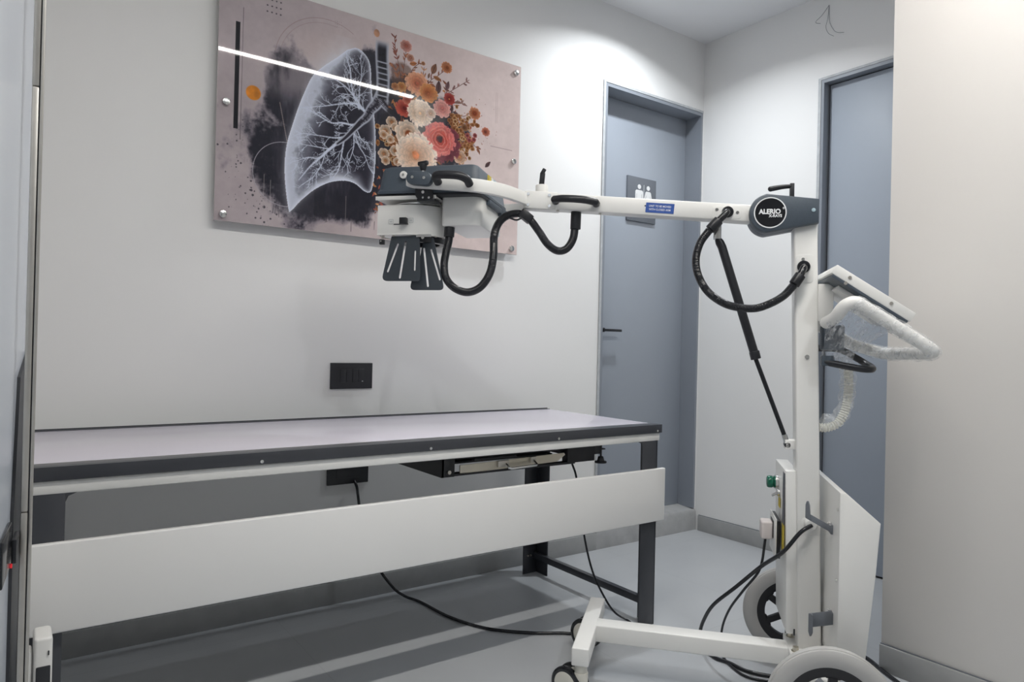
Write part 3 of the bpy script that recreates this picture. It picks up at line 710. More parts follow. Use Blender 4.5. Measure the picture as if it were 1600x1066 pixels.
tbuild(MB().box((TX0, TY1 - .003, TZ - .029), (TX1, TY1, TZ + .004), bev=.0006).box((TX0, TY1 - .02, TZ - .0006), (TX1, TY1 - .003, TZ + .001)), 'rear_trim', M_TABLEMETAL)
r = MB().box((TX0 + .006, TY0 + .006, .664), (TX1 - .002, TY0 + .034, .694), bev=.004)
r.box((TX0 + .006, TY1 - .04, .664), (TX1 - .002, TY1 - .012, .694), bev=.004).box((TX0 + .006, TY0 + .03, .664), (TX0 + .034, TY1 - .03, .694), bev=.004).box((TX1 - .03, TY0 + .03, .664), (TX1 - .002, TY1 - .03, .694), bev=.004)
tbuild(r, 'top_rail', M_WHITE)
tbuild(MB().box((TX0 + .01, TY0 - .009, .3765), (TX1 + .016, TY0 + .007, .5655), bev=.004, seg=3), 'front_board', M_BOARD)
def leg(xo, sx, yf, sy):
    m = MB()
    x1 = xo - sx * .078
    m.box((min(xo, x1), min(yf, yf + sy * .005), 0), (max(xo, x1), max(yf, yf + sy * .005), .668), bev=.0008)
    m.box((min(xo, xo - sx * .005), min(yf, yf + sy * .078), 0), (max(xo, xo - sx * .005), max(yf, yf + sy * .078), .668), bev=.0008)
    # top gusset
    m.prism([(0, 0), (sx * -.024, 0), (sx * -.005, -.008), (0, -.02)], .005, M=rot_to((1, 0, 0), (0, 0, 1), (x1, yf + (.005 if sy > 0 else 0), .666)))
    return m
tbuild(leg(1.921, 1, TY0 + .008, 1), 'leg', M_TABLEMETAL); tbuild(leg(.030, -1, TY0 + .008, 1), 'leg', M_TABLEMETAL)
tbuild(leg(1.921, 1, 2.432, -1), 'leg', M_TABLEMETAL); tbuild(leg(.030, -1, 2.432, -1), 'leg', M_TABLEMETAL)
for x in (1.905, .046):
    st = tbuild(MB().box((x - .011, TY0 + .012, .064), (x + .011, 2.427, .090), bev=.001), 'stretcher', M_TABLEMETAL)
for z in (.079,):
    for x in (1.865, 1.88):
        tbuild(MB().cyl((x, 2.427, z), (x, 2.421, z), .004, seg=12), 'bolt', M_STEEL)
# cassette tray under the top
ct = MB()
ct.box((1.055, 1.80, .598), (1.062, 2.30, .664)).box((1.055, 1.80, .598), (1.10, 1.806, .664), bev=.001)
ct.box((1.10, 1.802, .599), (1.58, 1.83, .606)).box((1.545, 1.800, .603), (1.668, 1.83, .664), bev=.001).box((1.10, 1.95, .606), (1.60, 2.28, .612)).box((1.10, 2.28, .606), (1.66, 2.30, .664)).box((1.655, 1.83, .603), (1.665, 2.30, .664))
ct.box((1.10, 1.82, .646), (1.56, 1.90, .664)).box((1.18, 1.812, .636), (1.34, 1.83, .644))
ct = tbuild(ct, 'cassette_tray', M_BLACK)
tbuild(MB().prism(roundpoly([(1.12, .603), (1.50, .612), (1.535, .632), (1.53, .639), (1.12, .630)], .002), .004, M=rot_to((1, 0, 0), (0, 0, 1), (0, 1.806, 0))), 'tray_plate', M_TRAYSTEEL, ct)
tbuild(MB().tube([(1.285, 1.798, .624), (1.285, 1.776, .612), (1.29, 1.772, .611), (1.39, 1.772, .614), (1.395, 1.776, .615), (1.395, 1.798, .627)], .0042, smooth=False), 'tray_handle', M_CHROME, ct)
tbuild(MB().box((1.255, 1.793, .614), (1.297, 1.803, .634), bev=.001), 'handle_mount', M_STEEL, ct)
tbuild(MB().box((1.383, 1.793, .618), (1.405, 1.803, .637), bev=.001), 'handle_mount', M_STEEL, ct)
tbuild(MB().cyl((1.079, 1.799, .613), (1.079, 1.794, .613), .006, seg=16), 'pivot_screw', M_STEEL, ct)
ck = MB().box((1.668, 1.80, .624), (1.695, 1.84, .652), bev=.001).cyl((1.711, 1.815, .606), (1.711, 1.815, .664), .0038).box((1.69, 1.808, .636), (1.726, 1.822, .640))
ck = tbuild(ck, 'clamp', M_BLACK, ct)
tbuild(MB().cyl((1.711, 1.815, .594), (1.711, 1.815, .612), .014, r2=.009, bev=.0015).cyl((1.711, 1.815, .589), (1.711, 1.815, .5955), .0215, bev=.0015), 'clamp_knob', M_BLACK)

# ------------------------------------------------------------------ mobile x-ray unit
OX, OY, ANG = 1.8525, 1.104, math.radians(49.633)
xr = empty('mobile_x_ray_machine', (OX, OY, 0), -ANG, 'white mobile x-ray machine on wheels with a long arm reaching over the table', 'x-ray machine')
P = lambda s, t, z: Vector((-s, t, z))
def xb(mb, name, m, parent=xr, **k): return mb.build(name, m, parent, **k)
FRONT = lambda t: rot_to((-1, 0, 0), (0, 0, 1), (0, t, 0))
# prism helper: outline given in (s,z); local x -> -s so use coords (s,z) with x axis = -X ; z axis = (-1,0,0)x(0,0,1) = (0,1,0)
def sz(mb, outline, t0, t1, holes=(), bev=0.0): return mb.prism(outline, t1 - t0, holes, M=FRONT(t0), bev=bev)
TXT = lambda s, t, z, tilt=0.0: Matrix.Translation(P(s, t, z)) @ Matrix.Rotation(tilt, 4, 'Y') @ rot_to((1, 0, 0), (0, 0, 1), (0, 0, 0))

# base
base = xb(MB().box((-.600, -.030, .117), (.012, .030, .167), bev=.004, seg=3), 'base_beam', M_WHITE)
xb(MB().box((-.616 - .024, -.205, .117), (-.616 + .024, .205, .167), bev=.004, seg=3), 'crossbar', M_WHITE)
xb(MB().box((-.055, -.075, .150), (.115, .075, .170), bev=.003).box((-.03, -.19, .133), (.05, .10, .160), bev=.003), 'base_plate', M_WHITE)
xb(MB().cyl((0, -.30, .148), (0, .30, .148), .013), 'axle', M_BRKT)
for s_, t_ in ((.038, -.052), (-.014, -.056), (.038, .05), (-.03, .05)):
    xb(MB().cyl(P(s_, t_, .168), P(s_, t_, .182), .0085, seg=6).cyl(P(s_, t_, .166), P(s_, t_, .1715), .012, seg=20), 'bolt', M_TRAYSTEEL)
def wheel(t):
    r = .148; w = .020
    prof = [(r - .043, -w * .8), (r - .030, -w * 1.05), (r - .012, -w), (r - .004, -w * .72), (r - .0035, -w * .45), (r - .0015, -w * .40), (r, 0), (r - .0015, w * .40), (r - .0035, w * .45), (r - .004, w * .72), (r - .012, w), (r - .030, w * 1.05), (r - .043, w * .8)]
    c = (0, t, r)
    wh = xb(MB().lathe(prof, c, (0, 1, 0), seg=72, closed=True), 'wheel', M_TYRE)
    m = MB()
    m.lathe([(.1055, -.016), (.1055, .016), (.086, .014), (.080, .010), (.080, -.010), (.086, -.014)], c, (0, 1, 0), seg=60, closed=True)
    m.cyl((0, t - .024, r), (0, t + .024, r), .027, seg=32, bev=.003)
    for k in range(6):
        a = math.radians(60 * k + 4)
        d_ = Vector((math.sin(a), 0, math.cos(a)))
        m.bar(Vector(c) + d_ * .02, Vector(c) + d_ * .088, .020, .016, bev=.002, up=(0, 1, 0))
        # webs near the ring give the holes rounded corners
        for s2 in (-1, 1):
            a2 = a + s2 * .16; m.sphere(Vector(c) + Vector((math.sin(a2), 0, math.cos(a2))) * .084, .010, (1, .8, 1))
    xb(m, 'rim', M_RIM, wh)
    xb(MB().cyl((0, t - .030, r), (0, t - .022, r), .012, seg=20, bev=.002), 'axle_cap', M_BRKT, wh)
wheel(-.318); wheel(.318)
def caster(t, rot):
    s0 = .616
    m = MB().cyl(P(s0, t, .118), P(s0, t, .094), .0175, bev=.002).cyl(P(s0, t, .094), P(s0, t, .062), .0205, bev=.003)
    d_ = Vector((-math.cos(rot), math.sin(rot), 0)); n_ = Vector((d_.y, -d_.x, 0)); c = P(s0, t, .0505) + d_ * .036
    m.bar(P(s0, t, .082), c + Vector((0, 0, .034)), .028, .022, bev=.006)
    m.bar(P(s0, t, .066), c, .020, .026, bev=.005)
    cs = xb(m, 'caster', M_CREAM)
    for sg_ in (-1, 1):
        cc = c + n_ * (.0165 * sg_)
        cw = xb(MB().lathe([(.034, -.008), (.044, -.0095), (.0495, -.006), (.0505, 0), (.0495, .006), (.044, .0095), (.034, .008)], cc, n_, seg=40), 'caster_wheel', M_BLACKG, cs)
        xb(MB().lathe([(.001, .0125), (.02, .0122), (.032, .0108), (.037, .0085), (.037, -.0085), (.032, -.0108), (.02, -.0122), (.001, -.0125)], cc, n_, seg=40), 'wheel_cover', M_CREAM, cs)
caster(-.180, math.radians(28)); caster(.180, math.radians(25))

# column (leans slightly towards the arm)
cm = MB()
cm.box((-.031, -.031, .165), (.031, .031, 1.36), bev=.006, seg=3)
for v in cm.bm.verts: v.co.x -= .0285 * (v.co.z - .22)
col = xb(cm, 'column', M_WHITE)
cx_ = lambda z: .0285 * (z - .22)
for s_, z in ((.038, 1.258), (.022, .985), (.030, .747)):
    if z != .747: xb(MB().cyl(P(s_, -.0305, z), P(s_, -.0335, z), .0058 if z < 1 else .0045, seg=16), 'screw', M_CHROME, col)
pm = MB(); sz(pm, rrect(.010, 1.192, .056, 1.272, .010), -.0325, -.0305, bev=.0006); xb(pm, 'hose_plate', M_WHITE, col)
pm = MB(); sz(pm, rrect(-.022, .490, .028, .535, .008), -.0325, -.0305, bev=.0006); xb(pm, 'cord_plate', M_WHITE, col)
xb(MB().cyl(P(.003, -.031, .521), P(.003, -.046, .519), .019, r2=.0155, bev=.002), 'cord_bushing', M_WHITE, col)
xb(MB().box((-.072, -.016, .722), (-.040, .016, .748), bev=.002), 'strut_bracket', M_WHITE, col)
xb(MB().box((-.042, -.033, .205), (-.038, -.029, .222)), 'slot', M_BLACK, col)

# hinge cover: two shells around a black core, badge, lever
hc = (.130, 1.387)
def racket(R, top, bot, s_end, n=28):
    o = []
    for k in range(n + 1):
        a = math.radians(100 + (262 - 100) * k / n)      # leftwards is +s, so mirror below
        o.append((hc[0] - R * math.cos(a), hc[1] + R * math.sin(a)))
    pts = [(s_end, top)] + o + [(s_end, bot)]
    return pts
rk = racket(.0555, 1.424, 1.357, .001)
hm = MB(); sz(hm, rk, -.052, -.003, bev=.006); hcov = xb(hm, 'hinge_cover', M_GREY, sharp=30)
hm = MB(); sz(hm, racket(.0515, 1.420, 1.362, .006), -.006, .006); xb(hm, 'hinge_core', M_BLACK, hcov)
hm = MB(); sz(hm, racket(.0555, 1.424, 1.357, .001), .003, .050, bev=.005); xb(hm, 'hinge_rear_shell', M_BRKT, hcov, sharp=30)
xb(MB().lathe([(.0405, 0), (.0435, 0), (.0435, -.003), (.0405, -.003)], P(.130, -.0515, 1.387), (0, 1, 0), closed=True), 'badge_ring', M_PRINTW, hcov)
bd = xb(MB().cyl(P(.130, -.0515, 1.387), P(.130, -.0535, 1.387), .041, seg=48), 'badge', M_BLACKG, hcov)
text_mesh('ALERIO', .0185, 'badge_lettering', M_PRINTW, hcov, TXT(.131, -.0537, 1.3895), bold=.0008, sx=.93)
text_mesh('X-RAYS', .0108, 'badge_lettering', M_PRINTW, hcov, TXT(.116, -.0537, 1.3775), bold=.0004, sx=.95)
text_mesh('\u00ae', .008, 'badge_lettering', M_PRINTW, hcov, TXT(.0945, -.0537, 1.3985), bold=.0001)
xb(MB().cyl(P(.0165, -.0515, 1.392), P(.0165, -.0545, 1.392), .0055, bev=.001), 'button', M_DIODE, hcov)
lv = xb(MB().box((-.0735, -.012, 1.42), (-.0615, .002, 1.478), bev=.0015), 'lock_lever', M_BLACK)
xb(MB().tube([P(.068, -.005, 1.470), P(.095, -.018, 1.466), P(.128, -.033, 1.458)], .0068, seg=14, rfun=lambda L, f: .0055 + .002 * f).sphere(P(.128, -.033, 1.458), .0076), 'lever_grip', M_BLACK, lv)

# arm
A0, A1 = (.130, 1.387), (.838, 1.4487)
adir = Vector((-(A1[0] - A0[0]), 0, A1[1] - A0[1])).normalized()
TILT = math.atan2(A1[1] - A0[1], A1[0] - A0[0])          # rises with s
am = MB().bar(P(A0[0], 0, A0[1]), P(A1[0], 0, A1[1]), .056, .049, bev=.005)
arm = xb(am, 'arm', M_WHITE)
az_ = lambda s: A0[1] + (s - A0[0]) * (A1[1] - A0[1]) / (A1[0] - A0[0])
eb = MB().bar(P(.742, 0, az_(.742)), P(.846, 0, az_(.846)), .060, .054, bev=.004)
eb = xb(eb, 'end_block', M_WHITE, arm)
for s_, dz in ((.832, .016), (.832, -.017), (.765, .016), (.765, -.017)):
    z = az_(s_) + dz; xb(MB().cyl(P(s_, -.0295, z), P(s_, -.0325, z), .0048, seg=14), 'screw', M_CHROME, arm)
for s_ in (.742, .612):
    z = az_(s_) - .025; xb(MB().cyl(P(s_, -.012, z), P(s_, -.012, z - .004), .0042, seg=12), 'screw', M_STEEL, arm)
for s_ in (.273, .216):
    z = az_(s_) + (.004 if s_ > .25 else -.001); xb(MB().cyl(P(s_, -.0275, z), P(s_, -.0305, z), .0045, seg=14), 'screw', M_CHROME, arm)
xb(MB().cyl(P(.477, -.0275, 1.4195), P(.477, -.0292, 1.4195), .0022, seg=10), 'screw', M_BLACK, arm)
pm = MB(); sz(pm, rrect(.205, 1.376, .285, 1.414, .008), -.0292, -.027, bev=.0006); xb(pm, 'hose_plate', M_WHITE, arm)
pv = xb(MB().cyl(P(.796, 0, 1.465), P(.796, 0, 1.497), .0195, bev=.002), 'pivot_post', M_WHITE, arm)
xb(MB().bar(P(.797, -.002, 1.495), P(.793, -.006, 1.535), .016, .010, bev=.003, up=(0, 1, 0)).bar(P(.797, -.006, 1.528), P(.786, -.008, 1.546), .012, .009, bev=.003, up=(0, 1, 0)), 'pivot_lever', M_BLACK, arm)
def grip(pts, r, name, parent):
    return xb(MB().tube(pts, r, seg=16, res=8), name, M_BLACK, parent)
gz_ = lambda s: az_(s) - .001
gm = MB().tube([P(.748, -.048, gz_(.748) + .002), P(.72, -.064, gz_(.72) + .0025), P(.684, -.068, gz_(.684) + .003), P(.648, -.064, gz_(.648) + .0025), P(.620, -.048, gz_(.62) + .001)], .0112, seg=16)
gm.cyl(P(.746, -.027, gz_(.746)), P(.746, -.056, gz_(.746) + .001), .0115, r2=.0105, bev=.002).cyl(P(.622, -.027, gz_(.622)), P(.622, -.056, gz_(.622) + .001), .0115, r2=.0105, bev=.002)
xb(gm, 'grip_handle', M_BLACK, arm)
lb = MB(); Ml = TXT(.4345, -.0286, 1.4115, TILT)
lb.prism(rrect(-.041, -.0145, .041, .0145, .001, 2), .0006, M=Ml); lb = xb(lb, 'instruction_label', M_BLUE, arm)
Ml2 = lambda dz: TXT(.4345, -.0293, 1.4115, TILT) @ Matrix.Translation((0, dz, 0))
text_mesh('UNIT TO BE MOVED', .0082, 'label_lettering', M_PRINTW, lb, Ml2(.0048), depth=.0002, bold=.0001, sx=.86)
text_mesh('WITH CLOSED ARM', .0082, 'label_lettering', M_PRINTW, lb, Ml2(-.0052), depth=.0002, bold=.0001, sx=.86)
br_ = MB(); Mb = TXT(.4345, -.0288, 1.4115, TILT); br_.prism(rrect(-.0402, -.0137, .0402, .0137, .001, 2), .0003, holes=[rrect(-.0396, -.0131, .0396, .0131, .001, 2)], M=Mb)
xb(br_, 'label_border', M_PRINTW, lb)

# gas strut
st = xb(MB().cyl(P(.272, 0, 1.335), P(.266, 0, 1.318), .0055).box((-.280, -.010, 1.322), (-.258, .010, 1.372), bev=.002), 'gas_strut', M_CHROME)
xb(MB().tube([P(.268, 0, 1.324), P(.262, 0, 1.313), P(.255, 0, 1.299), P(.158, 0, .988), P(.155, 0, .978)], .012, smooth=False, seg=18, rfun=lambda L, f: (.009 if f < .05 else .0125) if f < .9 else .0125), 'strut_body', M_BLACK, st)
xb(MB().cyl(P(.160, 0, .997), P(.154, 0, .974), .0145, bev=.002), 'strut_collar', M_BLACK, st)
xb(MB().cyl(P(.156, 0, .978), P(.070, 0, .752), .0062), 'strut_rod', M_BLACKG, st)
xb(MB().bar(P(.0735, 0, .762), P(.066, 0, .738), .020, .014, bev=.0015), 'clevis', M_CHROME, st)
xb(MB().cyl(P(.065, -.016, .733), P(.065, .016, .733), .0085, bev=.001), 'pivot_pin', M_BLACKG, st)

# hoses
def corr(r, pitch=.0034, a=.08): return lambda L, f: r * (1 + a * math.sin(2 * PI * L / pitch))
h1 = [(.294, -.058, 1.339), (.318, -.060, 1.303), (.329, -.062, 1.257), (.322, -.065, 1.211), (.296, -.068, 1.165), (.257, -.070, 1.134), (.217, -.070, 1.120), (.166, -.070, 1.117), (.124, -.068, 1.132), (.090, -.065, 1.154), (.065, -.058, 1.183)]
hs = xb(MB().tube([P(*p) for p in h1], .0112, seg=14, res=44, rfun=corr(.0110, .0036, .05)), 'elbow_hose', M_RUBBER)
f_ = MB().cyl(P(.243, -.027, 1.396), P(.243, -.034, 1.396), .0165, bev=.002).tube([P(.243, -.030, 1.396), P(.247, -.044, 1.391), P(.258, -.052, 1.378), P(.276, -.056, 1.359)], .0098, seg=16)
xb(f_, 'hose_elbow', M_BLACKG, hs); f_ = MB().cyl(P(.036, -.030, 1.237), P(.036, -.037, 1.237), .0175, bev=.002).tube([P(.036, -.033, 1.237), P(.038, -.046, 1.232), P(.045, -.053, 1.217), P(.055, -.056, 1.199)], .0098, seg=16)
xb(f_, 'hose_elbow', M_BLACKG, hs)
xb(MB().cyl(P(.268, -.055, 1.368), P(.292, -.058, 1.341), .0148, bev=.0015), 'hose_collar', M_BLACK, hs)
xb(MB().cyl(P(.047, -.054, 1.212), P(.064, -.058, 1.185), .0148, bev=.0015), 'hose_collar', M_BLACK, hs)
h2 = [(1.060, -.100, 1.330), (1.063, -.100, 1.306), (1.070, -.100, 1.276), (1.075, -.100, 1.237), (1.068, -.100, 1.198), (1.040, -.100, 1.168), (.999, -.100, 1.155), (.959, -.100, 1.170), (.930, -.100, 1.211), (.922, -.090, 1.266), (.927, -.070, 1.328), (.919, -.050, 1.372), (.897, -.032, 1.398), (.862, -.020, 1.406), (.832, -.010, 1.391), (.802, 0, 1.353), (.775, 0, 1.315), (.744, 0, 1.293), (.715, 0, 1.298), (.695, 0, 1.328), (.689, 0, 1.370)]
hs2 = xb(MB().tube([P(*p) for p in h2], .0098, seg=14, res=36, rfun=corr(.0121, .0036, .03)), 'head_hose', M_RUBBER)
xb(MB().cyl(P(1.060, -.100, 1.354), P(1.0615, -.100, 1.324), .0160, bev=.0015), 'hose_collar', M_BLACK, hs2)
xb(MB().cyl(P(.687, 0, 1.412), P(.688, 0, 1.358), .0160, bev=.0015), 'hose_collar', M_BLACK, hs2)
xb(MB().bar(P(.858, -.02, 1.412), P(.826, -.008, 1.386), .030, .028, bev=.004).tube([P(.85, -.036, 1.39), P(.865, -.04, 1.383), P(.885, -.042, 1.389)], .003, seg=8), 'cable_tie', M_BLACK, hs2)

# yoke: two flat prongs curving out of the arm end, in the plane of the arm
yz = lambda s: 1.449 + .087 * (s - .84)
def prong(sg_):
    plan = [(.842, .0), (.846, .035), (.860, .080), (.885, .130), (.928, .170), (.975, .187), (1.05, .190), (1.165, .190)]
    Q = []
    Pn = [Vector((a, b, 0)) for a, b in plan]
    for i in range(len(Pn) - 1):
        p0 = Pn[i - 1] if i else Pn[0] * 2 - Pn[1]; p1, p2 = Pn[i], Pn[i + 1]; p3 = Pn[i + 2] if i + 2 < len(Pn) else Pn[-1] * 2 - Pn[-2]
        for k in range(6):
            t_ = k / 6; Q.append(.5 * (2 * p1 + (p2 - p0) * t_ + (2 * p0 - 5 * p1 + 4 * p2 - p3) * t_ ** 2 + (3 * p1 - p0 - 3 * p2 + p3) * t_ ** 3))
    Q.append(Pn[-1])
    m = MB(); rings = []
    for i, q in enumerate(Q):
        d_ = (Q[min(i + 1, len(Q) - 1)] - Q[max(i - 1, 0)]).normalized(); n_ = Vector((-d_.y, d_.x, 0))
        hw, hh = .0095, .0192; sec = rrect(-hw, -hh, hw, hh, .003, 2)
        if i == len(Q) - 1: sec = rrect(-hw, -hh * .8, hw, hh * .8, .004, 2)
        rings.append([m.bm.verts.new(P(q.x + n_.x * a, sg_ * (q.y + n_.y * a), yz(q.x) + b_)) for a, b_ in sec])
    N = len(rings[0])
    for i in range(len(rings) - 1):
        for k in range(N): m.bm.faces.new((rings[i][k], rings[i][(k + 1) % N], rings[i + 1][(k + 1) % N], rings[i + 1][k]))
    m.bm.faces.new(rings[0]); m.bm.faces.new(rings[-1])
    return xb(m, 'yoke_prong', M_WHITE)
pr = prong(-1); prong(1)
gm = MB().tube([P(1.062, -.205, 1.466), P(1.062, -.228, 1.478), P(1.050, -.236, 1.481), P(1.020, -.238, 1.480), P(.990, -.236, 1.477), P(.970, -.228, 1.469), P(.966, -.206, 1.458)], .0120, seg=16)
xb(gm, 'grip_handle', M_BLACK, pr)
cl = MB(); Mo = FRONT(-.2225)
cl.prism(slot(1.097, yz(1.10) + .004, 1.137, yz(1.13) + .006, .0195, 8), .024, M=Mo, bev=.003); cl = xb(cl, 'pivot_clamp', M_GREY, pr)
for s_ in (1.100, 1.136): xb(MB().cyl(P(s_, -.2215, yz(s_) + .006), P(s_, -.2245, yz(s_) + .006), .0046, seg=14), 'screw', M_CHROME, cl)
xb(MB().cyl(P(1.108, -.21, 1.493), P(1.108, -.21, 1.505), .004), 'knob_stem', M_CHROME, cl)
xb(MB().cyl(P(1.108, -.21, 1.502), P(1.108, -.21, 1.520), .008, r2=.012, bev=.002).bar(P(1.124, -.21, 1.521), P(1.091, -.214, 1.524), .012, .013, bev=.004), 'clamp_knob', M_BLACK, cl)

# tube head
hd = MB()
o_ = [(.952, -.158), (1.275, -.158), (1.275, .158), (.952, .158)]
# slightly tapered housing with rounded vertical corners
pl = roundpoly(o_, .022, 5)
rings = []
for z, g in ((1.448, .004), (1.456, .0045), (1.462, .0), (1.520, -.008), (1.530, -.012), (1.534, -.020)):
    rings.append([hd.bm.verts.new(P(1.1135 + (x - 1.1135) * (1 + g / .16), y * (1 + g / .16), z)) for x, y in pl])
for i in range(len(rings) - 1):
    for k in range(len(pl)): hd.bm.faces.new((rings[i][k], rings[i][(k + 1) % len(pl)], rings[i + 1][(k + 1) % len(pl)], rings[i + 1][k]))
hd.bm.faces.new(rings[0]); hd.bm.faces.new(rings[-1])
head = xb(hd, 'tube_head', M_GREY, sharp=30)
xb(MB().box((-1.280, -.155, 1.440), (-.950, .155, 1.449), bev=.002), 'head_base', M_UNDER, head)
xb(MB().cyl(P(1.190, -.156, 1.504), P(1.190, -.163, 1.504), .0115, bev=.001), 'round_cap', M_WHITE, head)
xb(MB().cyl(P(1.190, -.1625, 1.504), P(1.190, -.1645, 1.504), .004, seg=14), 'cap_screw', M_CHROME, head)
Ms = rot_to((0, 1, 0), (0, 0, 1), (-.9505, 0, 0))       # faces away from the column side (right end)
for y0, y1, m_ in ((-.075, -.045, M_YELLOW), (-.043, -.02, M_PRINTW), (-.02, .03, M_DIODE)):
    xb(MB().box((-.9512, y0, 1.478), (-.9470, y1, 1.516)), 'warning_label', m_, head)
xb(MB().box((-.960, .08, 1.42), (-.945, .155, 1.448), bev=.002).box((-.975, -.06, 1.428), (-.945, .155, 1.445), bev=.002), 'end_skirt', M_GREY, head)
bk = MB(); sz(bk, roundpoly([(1.092, 1.462), (1.142, 1.462), (1.142, 1.436), (1.134, 1.424), (1.090, 1.424), (1.088, 1.436)], .003), -.182, -.172)
bk.box((-1.138, -.18, 1.420), (-1.082, -.12, 1.426), bev=.001); bk = xb(bk, 'pivot_bracket', M_BLACK, head)
for s_, z, r_ in ((1.117, 1.445, .0048), (1.117, 1.4285, .0032), (1.098, 1.428, .0036)): xb(MB().cyl(P(s_, -.181, z), P(s_, -.185, z), r_, seg=14), 'screw', M_CHROME, bk)
# white tray under the head
tr = MB(); tr.prism([(1.278, -.162), (1.084, -.162), (1.084, .12), (1.278, .12)], .005, M=rot_to((-1, 0, 0), (0, 1, 0), (0, 0, 1.4365)))
tr.box((-1.278, -.164, 1.429), (-1.084, -.160, 1.4405), bev=.001)
for k in (0,): tr.cyl(P(1.18, -.03, 1.437), P(1.18, -.03, 1.41), .06)
xb(tr, 'mounting_plate', M_WHITE, head)
xb(MB().lathe([(.072, -.002), (.078, -.002), (.078, .002), (.072, .002)], P(1.165, -.075, 1.4205), (0, 0, 1), closed=True), 'wire_ring', M_ALU, head)
# cable box
cb = MB()
pl = roundpoly([(1.079, -.124), (.957, -.124), (.957, .125), (1.079, .125)], [.010, .032, .02, .008], 6)
rings = []
for z, ins in ((1.354, .004), (1.356, .001), (1.362, 0), (1.446, 0), (1.450, .001), (1.4525, .004)):
    c_ = (1.018, 0)
    rings.append([cb.bm.verts.new(P(x + (c_[0] - x) * ins / .061, y * (1 - ins / .124), z)) for x, y in pl])
for i in range(len(rings) - 1):
    for k in range(len(pl)): cb.bm.faces.new((rings[i][k], rings[i][(k + 1) % len(pl)], rings[i + 1][(k + 1) % len(pl)], rings[i + 1][k]))
cb.bm.faces.new(rings[0]); cb.bm.faces.new(rings[-1])
cbx = xb(cb, 'cable_box', M_WHITE, head, sharp=30)
for s_, t_, z in ((1.058, -.1235, 1.448), (1.005, -.1235, 1.4485)): xb(MB().cyl(P(s_, t_, z), P(s_, t_ - .003, z), .004, seg=12), 'screw', M_STEEL, cbx)
for t_ in (-.03, .10): xb(MB().cyl(P(.958, t_, 1.440), P(.954, t_, 1.440), .004, seg=12), 'screw', M_STEEL, cbx)
# collimator drum: flat front-left, round to the right
cd = [(1.276, -.150)] + [(1.180 + .100 * math.cos(math.radians(270 - 180 * k / 28)), -.050 + .100 * math.sin(math.radians(270 - 180 * k / 28))) for k in range(29)] + [(1.276, .050)]
dm = MB(); dm.prism(cd, .088, M=rot_to((-1, 0, 0), (0, -1, 0), (0, 0, 1.328)) @ Matrix.Diagonal((1, -1, 1, 1)), bev=.002)
drum = xb(dm, 'collimator', M_WHITE, head, sharp=30)
fl_ = [(1.276, -.152)] + [(1.180 + .103 * math.cos(math.radians(270 - 180 * k / 28)), -.050 + .103 * math.sin(math.radians(270 - 180 * k / 28))) for k in range(29)] + [(1.276, .053)]
dm = MB(); dm.prism(fl_, .004, M=rot_to((-1, 0, 0), (0, -1, 0), (0, 0, 1.3245)) @ Matrix.Diagonal((1, -1, 1, 1)), bev=.0008); xb(dm, 'collimator_flange', M_WHITE, head)
xb(MB().lathe([(.052, 1.306), (.070, 1.306), (.070, 1.3245), (.052, 1.3245)], P(1.160, -.060, 0), (0, 0, 1), closed=True).cyl(P(1.16, -.06, 1.3205), P(1.16, -.06, 1.3245), .055), 'aperture_ring', M_BLACK, head)
for s_, t_ in ((1.262, -.135), (1.225, -.142), (1.09, -.075), (1.10, -.112), (1.262, .03)):
    xb(MB().cyl(P(s_, t_, 1.3245), P(s_, t_, 1.3215), .0042, seg=12), 'screw', M_STEEL, head)
xb(MB().box((-1.198, -.168, 1.355), (-1.176, -.149, 1.375), bev=.002), 'selector_knob', M_BLACK, head)
xb(MB().box((-1.222, -.1515, 1.3555), (-1.175, -.1495, 1.3582)), 'selector_slot', M_BLACK, head)
def sym(s_, z, closed):
    m = MB(); T_ = TXT(s_, -.1508, z)
    m.prism(rrect(-.007, -.007, .007, .007, .0005, 1), .0004, holes=[rrect(-.0062, -.0062, .0062, .0062, .0005, 1)], M=T_)
    m.prism([(-.0005, -.004), (.0005, -.004), (.0005, .004), (-.0005, .004)], .0004, M=T_).prism([(-.004, -.0005), (.004, -.0005), (.004, .0005), (-.004, .0005)], .0004, M=T_)
    return xb(m, 'selector_symbol', M_SYM, head)
sym(1.231, 1.365, 0); sym(1.166, 1.368, 1)
xb(MB().tube([P(1.272, -.140, 1.3235), P(1.250, -.139, 1.316), P(1.225, -.138, 1.312)], .0016, seg=6).cyl(P(1.263, -.14, 1.322), P(1.263, -.14, 1.313), .003), 'tag_clip', M_STEEL, head)
xb(MB().box((-1.2710, -.146, 1.297), (-1.2560, -.134, 1.3125), bev=.0015), 'hanging_tag', M_BLACK, head)
xb(MB().cyl(P(1.2645, -.146, 1.307), P(1.2645, -.148, 1.307), .0025, seg=10), 'tag_dot', M_CHROME, head)
